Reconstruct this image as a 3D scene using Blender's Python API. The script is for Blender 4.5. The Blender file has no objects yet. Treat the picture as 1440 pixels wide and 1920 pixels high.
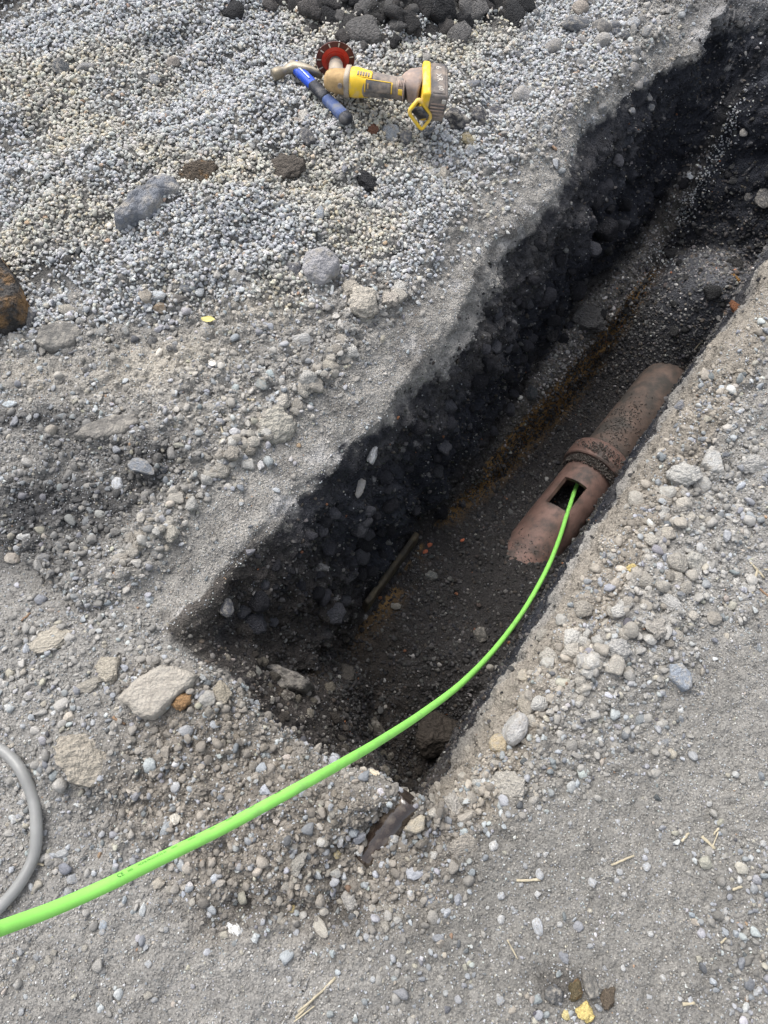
import bpy, bmesh, math, random
import numpy as np
from mathutils import Vector, Matrix, Euler
from mathutils.bvhtree import BVHTree
R_ = math.radians
random.seed(7); rng = np.random.default_rng(11)
S = bpy.context.scene
# ------------------------------------------------------------------ camera, sky, sun, exposure
PITCH = R_(66); CH = 1.45; FP = 1350.0
cd = bpy.data.cameras.new('camera'); cam = bpy.data.objects.new('camera', cd); S.collection.objects.link(cam)
cd.sensor_fit = 'VERTICAL'; cd.sensor_height = 24; cd.lens = 24*FP/1920; cd.clip_start = .02; cd.clip_end = 300
cam.location = (0, 0, CH); cam.rotation_euler = (math.pi/2-PITCH, 0, 0)
S.camera = cam
SUN_EL, SUN_AZ = R_(58), R_(-35)      # azimuth measured from +Y towards +X
w = bpy.data.worlds.new("World"); S.world = w; w.use_nodes = True
nt = w.node_tree; bg = nt.nodes['Background']
sky = nt.nodes.new('ShaderNodeTexSky'); sky.sky_type = 'NISHITA'; sky.sun_disc = False
sky.sun_elevation = SUN_EL; sky.sun_rotation = SUN_AZ; sky.air_density = 1.0; sky.dust_density = 4.0; sky.ozone_density = 1.0
hs = nt.nodes.new('ShaderNodeHueSaturation'); hs.inputs['Saturation'].default_value = .42
nt.links.new(sky.outputs[0], hs.inputs['Color']); nt.links.new(hs.outputs[0], bg.inputs[0]); bg.inputs[1].default_value = .15
sd = bpy.data.lights.new('sun', 'SUN'); sd.energy = 1.15; sd.angle = R_(45); sd.color = (1, .985, .965)
so = bpy.data.objects.new('sun', sd); S.collection.objects.link(so)
dirv = Vector((math.sin(SUN_AZ)*math.cos(SUN_EL), math.cos(SUN_AZ)*math.cos(SUN_EL), math.sin(SUN_EL)))
so.rotation_euler = dirv.to_track_quat('Z', 'Y').to_euler()
S.view_settings.view_transform = 'Standard'; S.view_settings.look = 'None'; S.view_settings.gamma = 1
S.view_settings.exposure = .95
S.render.resolution_x = 768; S.render.resolution_y = 1024

# ------------------------------------------------------------------ helpers
COL = S.collection
def tag(o, label=None, cat=None, group=None, kind=None):
    if label: o['label'] = label
    if cat: o['category'] = cat
    if group: o['group'] = group
    if kind: o['kind'] = kind
    return o
def G(px, py, z=0.0):
    a = (px-720)/FP; b = (960-py)/FP
    d = Vector((a, math.cos(PITCH)+b*math.sin(PITCH), -math.sin(PITCH)+b*math.cos(PITCH)))
    return Vector((0, 0, CH)) + d*((z-CH)/d.z)
def Gz(px, py, Z):                       # point at distance Z along the axis
    a = (px-720)/FP; b = (960-py)/FP
    d = Vector((a, math.cos(PITCH)+b*math.sin(PITCH), -math.sin(PITCH)+b*math.cos(PITCH)))
    return Vector((0, 0, CH)) + d*Z
_T = rng.random((64, 64, 64)).astype(np.float32)*2-1
def vnoise(P, s):
    P = np.asarray(P, np.float32)*s + 137.3
    i = np.floor(P).astype(np.int32); f = P-i; f = f*f*f*(f*(f*6-15)+10)
    i0 = i & 63; i1 = (i+1) & 63
    x0, y0, z0 = i0.T; x1, y1, z1 = i1.T; fx, fy, fz = f.T
    c = lambda a, b, cc: _T[a, b, cc]
    l = lambda a, b, t: a+(b-a)*t
    return l(l(l(c(x0,y0,z0), c(x1,y0,z0), fx), l(c(x0,y1,z0), c(x1,y1,z0), fx), fy),
             l(l(c(x0,y0,z1), c(x1,y0,z1), fx), l(c(x0,y1,z1), c(x1,y1,z1), fx), fy), fz)
def fbm(P, s, o=4, g=.5, off=0.0):
    r = 0; a = 1; t = 0
    for k in range(o):
        r = r + a*vnoise(P+off+k*3.71, s*2**k); t += a; a *= g
    return r/t
def sstep(a, b, x):
    t = np.clip((x-a)/(b-a), 0, 1); return t*t*(3-2*t)
CU = (math.cos(R_(55)), math.sin(R_(55)))
def uv_of(x, y): return CU[1]*x-CU[0]*y, CU[0]*x+CU[1]*y
def xy_of(u, v): return CU[1]*u+CU[0]*v, -CU[0]*u+CU[1]*v

def mkmat(name, base=None, rough=.9, spec=.3, attr=None, inst=False, objcol=False, nscale=60, namt=.35, bump=.4, bscale=300, bdist=.003, metal=0, dirt=None, dirt_scale=25, dirt_thr=.5, dirt_soft=.12, bump2=None):
    m = bpy.data.materials.new(name); m.use_nodes = True
    n = m.node_tree.nodes; L = m.node_tree.links; b = n['Principled BSDF']
    b.inputs['Roughness'].default_value = rough; b.inputs['Specular IOR Level'].default_value = spec; b.inputs['Metallic'].default_value = metal
    tc = n.new('ShaderNodeTexCoord'); co = tc.outputs['Object']
    if attr:
        a = n.new('ShaderNodeAttribute'); a.attribute_name = attr
        if inst: a.attribute_type = 'INSTANCER'
        c = a.outputs['Color']
    elif objcol:
        a = n.new('ShaderNodeObjectInfo'); c = a.outputs['Color']
    else:
        a = n.new('ShaderNodeRGB'); a.outputs[0].default_value = (*base, 1); c = a.outputs[0]
    nz = n.new('ShaderNodeTexNoise'); nz.inputs['Scale'].default_value = nscale; nz.inputs['Detail'].default_value = 6; nz.inputs['Roughness'].default_value = .65
    L.new(co, nz.inputs['Vector'])
    mr = n.new('ShaderNodeMapRange'); mr.inputs[1].default_value = .3; mr.inputs[2].default_value = .7
    mr.inputs[3].default_value = 1-namt; mr.inputs[4].default_value = 1+namt; L.new(nz.outputs[0], mr.inputs[0])
    mx = n.new('ShaderNodeVectorMath'); mx.operation = 'SCALE'; L.new(c, mx.inputs[0]); L.new(mr.outputs[0], mx.inputs['Scale'])
    out = mx.outputs[0]
    if dirt:
        dn = n.new('ShaderNodeTexNoise'); dn.inputs['Scale'].default_value = dirt_scale; dn.inputs['Detail'].default_value = 5; dn.inputs['Roughness'].default_value = .6
        L.new(co, dn.inputs['Vector'])
        dr = n.new('ShaderNodeMapRange'); dr.inputs[1].default_value = dirt_thr-dirt_soft; dr.inputs[2].default_value = dirt_thr+dirt_soft; L.new(dn.outputs[0], dr.inputs[0])
        mm = n.new('ShaderNodeMix'); mm.data_type = 'RGBA'; L.new(dr.outputs[0], mm.inputs[0]); L.new(out, mm.inputs[6]); mm.inputs[7].default_value = (*dirt, 1)
        out = mm.outputs[2]
    L.new(out, b.inputs['Base Color'])
    bn = n.new('ShaderNodeTexNoise'); bn.inputs['Scale'].default_value = bscale; bn.inputs['Detail'].default_value = 4; L.new(co, bn.inputs['Vector'])
    bp = n.new('ShaderNodeBump'); bp.inputs['Strength'].default_value = bump; bp.inputs['Distance'].default_value = bdist
    L.new(bn.outputs[0], bp.inputs['Height']); L.new(bp.outputs[0], b.inputs['Normal'])
    return m
M = {}
M['soil'] = mkmat('soil', attr='col', nscale=230, namt=.42, bump=.8, bscale=210, bdist=.006)
_n = M['soil'].node_tree.nodes; _L = M['soil'].node_tree.links
_v = _n.new('ShaderNodeTexVoronoi'); _v.inputs['Scale'].default_value = 170; _v.inputs['Randomness'].default_value = 1
_tc = [q for q in _n if q.bl_idname == 'ShaderNodeTexCoord'][0]; _L.new(_tc.outputs['Object'], _v.inputs['Vector'])
_b = [q for q in _n if q.bl_idname == 'ShaderNodeBump'][0]; _b2 = _n.new('ShaderNodeBump'); _b2.inputs['Strength'].default_value = .6; _b2.inputs['Distance'].default_value = .003; _b2.invert = True
_L.new(_v.outputs['Distance'], _b2.inputs['Height']); _L.new(_b.outputs[0], _b2.inputs['Normal']); _L.new(_b2.outputs[0], _n['Principled BSDF'].inputs['Normal'])
M['gravel'] = mkmat('gravel', attr='col', inst=True, nscale=2.2, namt=.2, bump=.35, bscale=5, bdist=.08, rough=.85)
M['rock'] = mkmat('rock', objcol=True, nscale=3.2, namt=.24, bump=.5, bscale=7, bdist=.05, rough=.85, dirt=(.33, .305, .265), dirt_scale=2.2, dirt_thr=.58)
M['rock_dark'] = mkmat('rock_dark', objcol=True, nscale=5, namt=.5, bump=.8, bscale=10, bdist=.10, rough=.8, dirt=(.15, .145, .14), dirt_scale=5, dirt_thr=.57)
M['rock_rust'] = mkmat('rock_rust', objcol=True, nscale=5, namt=.5, bump=.8, bscale=9, bdist=.10, rough=.9, dirt=(.33, .20, .095), dirt_scale=1.6, dirt_thr=.575, dirt_soft=.06)
M['earth'] = mkmat('earth', objcol=True, nscale=5, namt=.45, bump=.7, bscale=9, bdist=.06, rough=.9, dirt=(.10, .10, .105), dirt_scale=6, dirt_thr=.66, dirt_soft=.05)
M['clod'] = mkmat('clod', objcol=True, nscale=5, namt=.30, bump=.6, bscale=5, bdist=.06, rough=.95)

def link(name, me, mat=None, parent=None):
    o = bpy.data.objects.new(name, me); COL.objects.link(o)
    if mat: me.materials.clear(); me.materials.append(mat)
    if parent: o.parent = parent
    return o
def smooth(me, on=True):
    me.polygons.foreach_set('use_smooth', [on]*len(me.polygons)); me.update()

# ------------------------------------------------------------------ terrain grid in the trench's own frame (u across, v along)
def vline(pts): a = np.array(pts, float); return lambda v: np.interp(v, a[:, 0], a[:, 1])
b_u = [
 lambda v: 0*v-2.75,
 vline([(-.8,-.80),(.1,-.756),(.38,-.768),(.78,-.705),(1.03,-.689),(1.5,-.735),(1.81,-.66),(2.16,-.62),(3.2,-.62)]),
 vline([(-.8,-.59),(.05,-.577),(.22,-.573),(.5,-.55),(.73,-.55),(.95,-.54),(1.15,-.575),(1.4,-.60),(1.6,-.56),(1.95,-.585),(2.5,-.52),(3.2,-.52)]),
 vline([(-.8,-.52),(.05,-.50),(.5,-.49),(1.1,-.49),(1.6,-.50),(2.4,-.47),(3.2,-.45)]),
 vline([(-.8,-.42),(.52,-.41),(1.28,-.425),(1.83,-.44),(2.37,-.40),(3.2,-.38)]),
 vline([(-.8,-.40),(.52,-.385),(.8,-.40),(1.08,-.385),(1.33,-.355),(1.65,-.315),(1.94,-.29),(2.16,-.285),(2.4,-.31),(3.2,-.33)]),
 vline([(-.8,-.385),(.52,-.365),(.8,-.375),(1.08,-.35),(1.33,-.325),(1.65,-.285),(1.94,-.26),(2.16,-.26),(2.4,-.28),(3.2,-.3)]),
 lambda v: 0*v+.025,
 vline([(-.8,.03),(.1,.03),(.25,.045),(.7,.038),(1.3,.025),(1.65,.045),(3.2,.04)]),
 vline([(-.8,.09),(.1,.08),(.3,.09),(.7,.075),(1.3,.06),(1.65,.08),(3.2,.08)]),
 lambda v: 0*v+.15, lambda v: 0*v+1.15]
b_z = [
 lambda v: 0*v, lambda v: 0*v+.006,
 vline([(0,-.05),(.5,-.07),(1,-.05),(1.4,-.05),(1.9,-.06),(2.4,-.05)]),
 vline([(0,-.30),(.6,-.33),(1.1,-.33),(1.5,-.30),(2.4,-.30)]),
 vline([(.3,-.66),(.8,-.70),(1.3,-.69),(1.8,-.66),(2.4,-.66)]),
 vline([(.3,-.68),(.8,-.73),(1.3,-.71),(1.8,-.68),(2.4,-.68)]),
 vline([(.1,-.70),(.3,-.70),(.7,-.72),(.85,-.73),(1.04,-.81),(1.2,-.87),(1.4,-.895),(1.75,-.895),(1.9,-.86),(2.15,-.78),(2.4,-.70)]),
 vline([(.1,-.92),(.3,-.90),(.5,-.74),(.75,-.70),(.88,-.70),(1.06,-.80),(1.3,-.88),(1.5,-.90),(1.75,-.90),(1.9,-.86),(2.0,-.76),(2.4,-.70)]),
 lambda v: 0*v-.16, lambda v: 0*v-.012, lambda v: 0*v+.004, lambda v: 0*v]
ncol = [370, 38, 60, 90, 32, 28, 80, 70, 26, 15, 190]
vs = np.arange(-.78, 3.05, .0047)
vs = np.concatenate([[-25, -12, -6, -3, -1.8, -1.2, -.95], vs, [3.2, 3.5, 4, 5, 7, 12, 25]])
NV = len(vs)
Z3 = np.zeros(NV)
U = []; ZP = []; T = []
def wig(k, a):
    P = np.stack([vs, Z3+(k if k < 8 else 8)*.35, Z3], 1); return a*(fbm(P, 5, 5, .62))*1.25
amp = [0, .03, .036, .034, .03, .018, .016, .006, .016, .017, .016, 0]
bu = [f(vs)+wig(k, amp[k]) for k, f in enumerate(b_u)]; bz = [f(vs) for f in b_z]
for k in range(11):
    n = ncol[k]; t = np.arange(n)/n
    if k == 0: t = 1-(1-t)**1.25
    U.append(bu[k][:, None]*(1-t)+bu[k+1][:, None]*t)
    ZP.append(bz[k][:, None]*(1-t)+bz[k+1][:, None]*t); T.append(np.repeat(k+t[None], NV, 0))
U = np.concatenate(U+[bu[11][:, None]], 1); ZP = np.concatenate(ZP+[bz[11][:, None]], 1); T = np.concatenate(T+[np.full((NV, 1), 11.)], 1)
def blur(A, it):
    for _ in range(it): A[:, 1:-1] = (A[:, :-2]+2*A[:, 1:-1]+A[:, 2:])/4
    return A
ZP = blur(ZP, 14)
outl = np.array([-25, -12, -7, -4.5, -3.4, -3.0, -2.85]); outr = np.array([1.25, 1.5, 2, 3, 5, 12, 25])
o1 = np.repeat(outl[None], NV, 0); o2 = np.repeat(outr[None], NV, 0)
U = np.concatenate([o1, U, o2], 1); ZP = np.concatenate([o1*0, ZP, o2*0], 1); T = np.concatenate([o1*0, T, o2*0+11], 1)
NU = U.shape[1]; V = np.repeat(vs[:, None], NU, 1)
X, Y = xy_of(U, V)
P0 = np.stack([X.ravel(), Y.ravel(), 0*X.ravel()], 1).astype(np.float32)
wrp = np.stack([fbm(P0, 7, 3), fbm(P0, 7, 3, off=31)], 1).reshape(NV, NU, 2)
wrp2 = np.stack([fbm(P0, 2.2, 2, off=5), fbm(P0, 2.2, 2, off=67)], 1).reshape(NV, NU, 2)
def pmask(pts, soft=.05, warp=.06):
    q = np.array([G(*p)[:2] for p in pts]); x = X+wrp[..., 0]*warp+wrp2[..., 0]*warp; y = Y+wrp[..., 1]*warp+wrp2[..., 1]*warp
    ins = np.zeros(x.shape, bool); d = np.full(x.shape, 1e9)
    for k in range(len(q)):
        ax, ay = q[k]; bx, by = q[(k+1) % len(q)]
        c = ((ay > y) != (by > y)) & (x < (bx-ax)*(y-ay)/(by-ay+1e-12)+ax); ins ^= c
        t = np.clip(((x-ax)*(bx-ax)+(y-ay)*(by-ay))/((bx-ax)**2+(by-ay)**2), 0, 1)
        d = np.minimum(d, np.hypot(x-ax-t*(bx-ax), y-ay-t*(by-ay)))
    return sstep(-soft, soft, np.where(ins, d, -d))
def blob(px, py, rx, ry=None, ang=0, z=0, warp=.05):
    c = G(px, py, z); s = 1/800.; ry = ry or rx
    x = X-c.x+wrp[..., 0]*warp; y = Y-c.y+wrp[..., 1]*warp; a = R_(ang)
    return np.exp(-(((x*math.cos(a)+y*math.sin(a))/(rx*s))**2+((-x*math.sin(a)+y*math.cos(a))/(ry*s))**2))
# open factor: the trench closes with a rubble ramp at the near end and a dark bank at the far end
nr = np.interp(U, [-.62, -.45, -.3, -.18, -.08, 0, .06], [.04, .05, .03, .04, .08, .095, .11])
nf = np.interp(U, [-.62, -.45, -.3, -.18, -.08, 0, .06], [.20, .34, .36, .22, .15, .14, .15])
w1 = fbm(P0, 9, 3, off=11).reshape(NV, NU)
near = np.clip((V-nr+.012+.035*w1)/(nf-nr), 0, 1)**.72
far = 1-np.clip((V+.05*w1-2.34)/.36, 0, 1)
inside = (T > 1.02) & (T < 10)
OPEN = np.clip(np.minimum(near, far), 0, 1)
Zt = ZP*OPEN
# floor relief
fl = ((T > 5) & (T < 8)).astype(float)
Zt += fl*(.075*np.exp(-(((U+.08)/.22)**2+((V-2.12)/.16)**2))+.13*np.exp(-(((U+.04)/.17)**2+((V-2.0)/.115)**2)))*OPEN       # mound over the far end of the pipe
Zt += sstep(4, 6, T)*(T < 8)*.02*w1
led = np.clip(1-np.abs(T-4.5)/.62, 0, 1)*sstep(1.25, 1.5, V)*(1-sstep(2.35, 2.5, V)); Zt += .055*led*OPEN
hc_ = G(1300, 590, -.74); hu_, hv_ = uv_of(hc_.x, hc_.y)
hump = np.exp(-(np.maximum(np.hypot((U-hu_)/.20, (V-hv_)/.26), 0))**3)*(T > 5.6)*(T < 8); Zt += .17*hump*OPEN
# ground relief
mound = pmask([(-700,-300),(900,-300),(880,60),(800,230),(640,380),(560,470),(300,540),(100,500),(-60,440),(-700,400)], .22, .10)
ground = 1-sstep(.0, .25, np.where(inside, OPEN, 0)*(T > 1.9))
dn = np.stack([(X*.8+Y*.6).ravel()*.45, (-X*.6+Y*.8).ravel()*1.6, 0*X.ravel()], 1)
Zg = mound*(.085+.085*fbm(dn, 2.1, 4, off=3).reshape(NV, NU)+.03*fbm(dn, 7, 2, off=43).reshape(NV, NU))
Zg += .018*fbm(P0, 1.6, 2, off=9).reshape(NV, NU)
Zg += .028*pmask([(-100,1180),(330,1210),(440,1290),(560,1400),(690,1450),(760,1510),(640,1620),(430,1640),(300,1500),(60,1500)], .06, .08)
Zg += .03*blob(380,1310,90,60)+.03*blob(670,1490,75,45)-.03*blob(640,1700,60,40)-.02*blob(460,1690,50,30)-.02*blob(250,940,120,60,20)
Zg += .022*blob(1160,1120,150,230,-35)+.014*blob(940,1500,60,60)+.02*blob(150,1440,70,50)
Zg -= .03*blob(890,215,70,35)-.0
Zg -= .035*blob(707,1555,22,80,-40,warp=.01)
Zg += .035*pmask([(460,-200),(1000,-200),(960,40),(720,95),(610,60)], .12)
ridge = np.exp(-((T-1.0)/.28)**2)*(V > 0)*(V < 1.4)*(.018+.035*np.clip(fbm(P0, 14, 3, off=77).reshape(NV, NU), 0, 1)); Zg += ridge
Zz = Zt+Zg*ground
PP = np.stack([X, Y, Zz], 2)
def normals(PP):
    du = np.zeros_like(PP); dv = np.zeros_like(PP)
    du[:, 1:-1] = PP[:, 2:]-PP[:, :-2]; du[:, 0] = du[:, 1]; du[:, -1] = du[:, -2]
    dv[1:-1] = PP[2:]-PP[:-2]; dv[0] = dv[1]; dv[-1] = dv[-2]
    n = np.cross(du, dv); return n/np.maximum(np.linalg.norm(n, axis=2, keepdims=True), 1e-9)
N = normals(PP)
Pf = PP.reshape(-1, 3).astype(np.float32)
def f3(s, o=4, g=.5, off=0): return fbm(Pf, s, o, g, off).reshape(NV, NU)
wall = sstep(1.95, 2.5, T)*(1-sstep(4.0, 4.6, T))*OPEN+sstep(7, 7.3, T)*(1-sstep(8.4, 8.9, T))*OPEN*.35
farb = sstep(.0, .2, 1-far)*(T > 2)*(T < 9)*sstep(.02, .1, far)
wall = np.maximum(wall, farb*.9)
loose = pmask([(280,1240),(440,1290),(690,1450),(800,1500),(920,1420),(900,1600),(800,1700),(620,1760),(420,1720),(200,1500)], .08)
rim_r = pmask([(1000,1230),(1130,1030),(1240,820),(1440,600),(1440,1150),(1330,1200),(1250,1330),(1000,1500),(880,1560),(900,1400)], .08)
crust = sstep(.85, 1.15, T)*(1-sstep(2.0, 2.35, T))*(V > .05)
crustR = sstep(8.0, 8.6, T)*(1-sstep(9.8, 10.1, T))*(V > .1)*OPEN
nA = f3(9, 4, .55); nB = f3(38, 3, .55, 13); nC = f3(105, 2, .5, 29)
rid = 1-np.abs(f3(13, 4, .6, 51))*2
bil = np.abs(f3(24, 4, .6, 61))*2
shoulder = np.exp(-((T-2.15)/.4)**2)*(V > .05)
nC = nC*(1-.55*np.clip(crust+crustR+shoulder, 0, 1)); disp = wall*(.050*nA+.022*rid-.020*np.abs(nB)+.003*nC) + (1-wall)*(.004*nA+.005*nB*(1+1.5*loose+1.3*rim_r+1.2*ridge*30)+.0035*nC*(1+loose+rim_r)+(bil-.3)*(.006+.012*loose+.010*rim_r+.014*np.exp(-((T-1.05)/.4)**2)*(V > 0)+.004*crustR)*(1-.8*crust*(T > 1.25))) + shoulder*.012*f3(16, 3, .5, 71) + np.clip(crust+.7*crustR+.8*shoulder, 0, 1)*.011*(lambda q: np.floor(q)+sstep(.3, .7, q-np.floor(q)))(f3(11, 3, .5, 517)*4)/4*(T > 1.2)
bench = sstep(4.9, 5.1, T)*(1-sstep(5.9, 6.15, T))*OPEN
disp += bench*.012*f3(30, 3, .6, 81)
act = np.exp(-np.maximum(np.maximum(np.abs(U)-3, 0), np.maximum(np.abs(V-1)-3, 0)))
PP = PP+N*(disp*act)[..., None]
# crack lines and crumbled ledges along the crust
N = normals(PP)
# ------------------------------------------------------------------ soil colours (soil kinds, plus shade painted under the gravel mound)
def C(r, g, b): return np.array([r, g, b], np.float32)
def mixc(A, c, m): return A*(1-m[..., None])+c*m[..., None]
n1 = f3(5, 4, .6, 101); n2 = f3(22, 4, .6, 143); n3 = f3(70, 3, .6, 171)
base = np.ones((NV, NU, 3), np.float32)*C(.225, .216, .20)
base = mixc(base, C(.27, .26, .24), pmask([(1000,1230),(1440,600),(1440,1200),(1250,1330),(900,1500)], .1)*.7)
base = mixc(base, C(.19, .182, .165), pmask([(900,1420),(1440,1180),(1600,2000),(700,2000),(760,1680)], .14)*.75)
base = mixc(base, C(.35, .32, .27), np.clip(blob(300,690,150,60,10)+blob(490,590,90,40)*.9+blob(60,700,60,45)*.7+blob(420,790,110,40)*.4, 0, 1)*.85)
base = mixc(base, C(.045, .045, .046), 1.1*np.clip(blob(230,935,140,45,10)*.9+blob(60,960,110,60)*.7+blob(310,880,60,28)+blob(90,800,120,35)*.8+blob(200,850,120,30)*.6+blob(60,1040,120,50)*.5, 0, .9))
base = mixc(base, C(.12, .115, .105), mound*.85)  # soil darkened below the gravel, painting shade into the gaps between stones
base = mixc(base, C(.03, .029, .028), np.clip(pmask([(460,-200),(1000,-200),(960,50),(830,60),(720,120),(610,70),(560,10)], .05)+pmask([(-300,-300),(110,-100),(60,50),(-10,110),(-300,150)], .06)+blob(90,530,100,30)*.8+blob(1350,70,90,60)*.5, 0, 1))
base = mixc(base, C(.16, .135, .105), loose*.6)
base = mixc(base, C(.05, .045, .04), np.clip(blob(640,1730,40,22)+blob(465,1690,40,25)*.8+blob(880,215,60,25)+blob(1070,1860,50,30)+blob(530,320,60,35)*.7+blob(1000,1370,20,20)*.3, 0, 1)*.8)
base = mixc(base, C(.085, .085, .088), pmask([(1180,-200),(1800,-200),(1800,400),(1440,300),(1330,80)], .08)*.85)
# crusts: pale dried mud along both lips
cm = np.clip(crust*(.8+.6*n2), 0, 1)*(1-.55*sstep(1.5, 2.0, V))
base = mixc(base, C(.275, .26, .235), cm*.85)
base = mixc(base, C(.12, .11, .098), np.clip(crust*sstep(.1, .35, f3(19, 4, .65, 611)), 0, 1)*.5)
base = mixc(base, C(.42, .41, .40), np.clip(crust*sstep(.2, .5, f3(14, 4, .6, 211))*sstep(1.5, 1.9, T), 0, 1)*.6)
base = mixc(base, C(.235, .21, .175), np.clip(crustR*1.2, 0, 1)*.9)
# below the lips
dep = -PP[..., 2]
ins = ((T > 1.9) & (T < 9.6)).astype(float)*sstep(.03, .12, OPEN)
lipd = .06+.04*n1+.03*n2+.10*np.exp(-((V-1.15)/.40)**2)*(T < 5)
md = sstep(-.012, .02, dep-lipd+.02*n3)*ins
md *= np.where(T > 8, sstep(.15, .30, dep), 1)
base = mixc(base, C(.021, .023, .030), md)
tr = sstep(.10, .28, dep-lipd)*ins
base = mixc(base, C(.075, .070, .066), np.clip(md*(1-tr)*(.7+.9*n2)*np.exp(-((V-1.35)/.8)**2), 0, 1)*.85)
# lower brownish layer, floor, bench, ochre clay
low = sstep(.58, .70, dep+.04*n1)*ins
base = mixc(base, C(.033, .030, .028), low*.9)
base = mixc(base, C(.06, .055, .048), sstep(4.3, 4.7, T)*(1-sstep(5.1, 5.3, T))*OPEN*.9*(V > 1.2))
base = mixc(base, C(.12, .112, .10), np.clip(led*1.3, 0, 1)*OPEN*.9)
base = mixc(base, C(.10, .102, .11), np.clip(hump, 0, 1)*.85)
och = bench*sstep(-.35, .15, f3(9, 3, .6, 231)+.35*np.exp(-((V-1.5)/.35)**2))
base = mixc(base, C(.24, .145, .055), och*.9*(1-sstep(2.1, 2.3, V)))
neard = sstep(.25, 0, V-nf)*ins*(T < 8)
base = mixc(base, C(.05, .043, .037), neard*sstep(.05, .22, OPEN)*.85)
base = mixc(base, C(.055, .06, .07), sstep(.2, .6, f3(9, 5, .6, 301))*wall*.6)      # pale scrapes in the dark earth
base = mixc(base, C(.26, .25, .24), sstep(.42, .55, f3(30, 4, .7, 331))*wall*.8)
base *= (1+.22*n1+.22*n2+.18*n3)[..., None]
base = np.clip(base, .006, .75)
# ------------------------------------------------------------------ terrain mesh
me = bpy.data.meshes.new('ground')
idx = np.arange(NV*NU).reshape(NV, NU)
quads = np.stack([idx[:-1, :-1], idx[:-1, 1:], idx[1:, 1:], idx[1:, :-1]], -1).reshape(-1, 4)
me.vertices.add(NV*NU); me.vertices.foreach_set('co', PP.reshape(-1).astype(np.float32))
me.loops.add(quads.size); me.loops.foreach_set('vertex_index', quads.ravel().astype(np.int32))
me.polygons.add(len(quads)); me.polygons.foreach_set('loop_start', np.arange(0, quads.size, 4, dtype=np.int32)); me.polygons.foreach_set('loop_total', np.full(len(quads), 4, np.int32))
me.update(calc_edges=True)
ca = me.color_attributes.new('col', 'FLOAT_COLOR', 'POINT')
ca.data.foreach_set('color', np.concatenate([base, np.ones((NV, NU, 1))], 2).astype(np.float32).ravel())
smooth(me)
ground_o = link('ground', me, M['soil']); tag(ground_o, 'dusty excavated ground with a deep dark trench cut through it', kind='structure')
bpy.context.view_layer.update()
def ray(px, py):
    o = Vector((0, 0, CH)); d = (Gz(px, py, 1)-o).normalized()
    ok, loc, nrm, fi = ground_o.ray_cast(o, d)
    if not ok: return G(px, py), Vector((0, 0, 1)), 1.5
    Zc = (loc-o).dot(Vector((0, math.cos(PITCH), -math.sin(PITCH))))
    return loc, nrm, Zc
def drop(x, y, z0=1.0):
    ok, loc, nrm, fi = ground_o.ray_cast(Vector((x, y, z0)), Vector((0, 0, -1)))
    return (loc, nrm) if ok else (Vector((x, y, 0)), Vector((0, 0, 1)))

# ------------------------------------------------------------------ stones: shapes
def rock_data(seed, sub=2, planes=9, rough=.06, lump=.12, freq=1.6, lo=.62, hi=1.0):
    r = np.random.default_rng(seed); bm = bmesh.new(); bmesh.ops.create_icosphere(bm, subdivisions=sub, radius=1)
    v = np.array([x.co[:] for x in bm.verts]); f = [[q.index for q in p.verts] for p in bm.faces]; bm.free()
    k = np.ones(len(v))*1.15
    for _ in range(planes):
        n = r.normal(size=3); n /= np.linalg.norm(n); d = r.uniform(lo, hi)
        c = v@n; k = np.minimum(k, np.where(c > .01, d/np.maximum(c, .01), 9))
    v = v*k[:, None]
    q = v+seed*3.3
    v = v*(1+lump*fbm(q, freq, 2)+rough*fbm(q, freq*4, 3, off=9))[:, None]
    v = v/np.abs(v).max(0); return v, f
def rock_mesh(name, seed, sc=(1, 1, 1), **k):
    v, f = rock_data(seed, **k); m = bpy.data.meshes.new(name); m.from_pydata((v*np.array(sc)).tolist(), [], f); m.update(); smooth(m); return m
pc = bpy.data.collections.new('pebble_shapes')
for k in range(12):
    m = rock_mesh('pebble_shape', 50+k, sub=2, planes=9+k % 5*2, rough=.05, lump=.12, lo=.5, hi=.95)
    if k % 3 == 0: smooth(m, False)
    m.materials.append(M['gravel']); o = bpy.data.objects.new('pebble_shape', m); pc.objects.link(o)
def gn_tree():
    t = bpy.data.node_groups.new('scatter', 'GeometryNodeTree')
    t.interface.new_socket('Geometry', in_out='INPUT', socket_type='NodeSocketGeometry'); t.interface.new_socket('Geometry', in_out='OUTPUT', socket_type='NodeSocketGeometry')
    n = t.nodes; L = t.links; gi = n.new('NodeGroupInput'); go = n.new('NodeGroupOutput')
    ci = n.new('GeometryNodeCollectionInfo'); ci.inputs[0].default_value = pc; ci.inputs['Separate Children'].default_value = True; ci.inputs['Reset Children'].default_value = True
    ip = n.new('GeometryNodeInstanceOnPoints'); ip.inputs['Pick Instance'].default_value = True
    def at(nm, ty):
        a = n.new('GeometryNodeInputNamedAttribute'); a.data_type = ty; a.inputs[0].default_value = nm; return a.outputs[0]
    L.new(gi.outputs[0], ip.inputs['Points']); L.new(ci.outputs[0], ip.inputs['Instance'])
    L.new(at('idx', 'INT'), ip.inputs['Instance Index']); L.new(at('rot', 'FLOAT_VECTOR'), ip.inputs['Rotation']); L.new(at('scl', 'FLOAT_VECTOR'), ip.inputs['Scale'])
    L.new(ip.outputs[0], go.inputs[0]); return t
GN = gn_tree()
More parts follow.
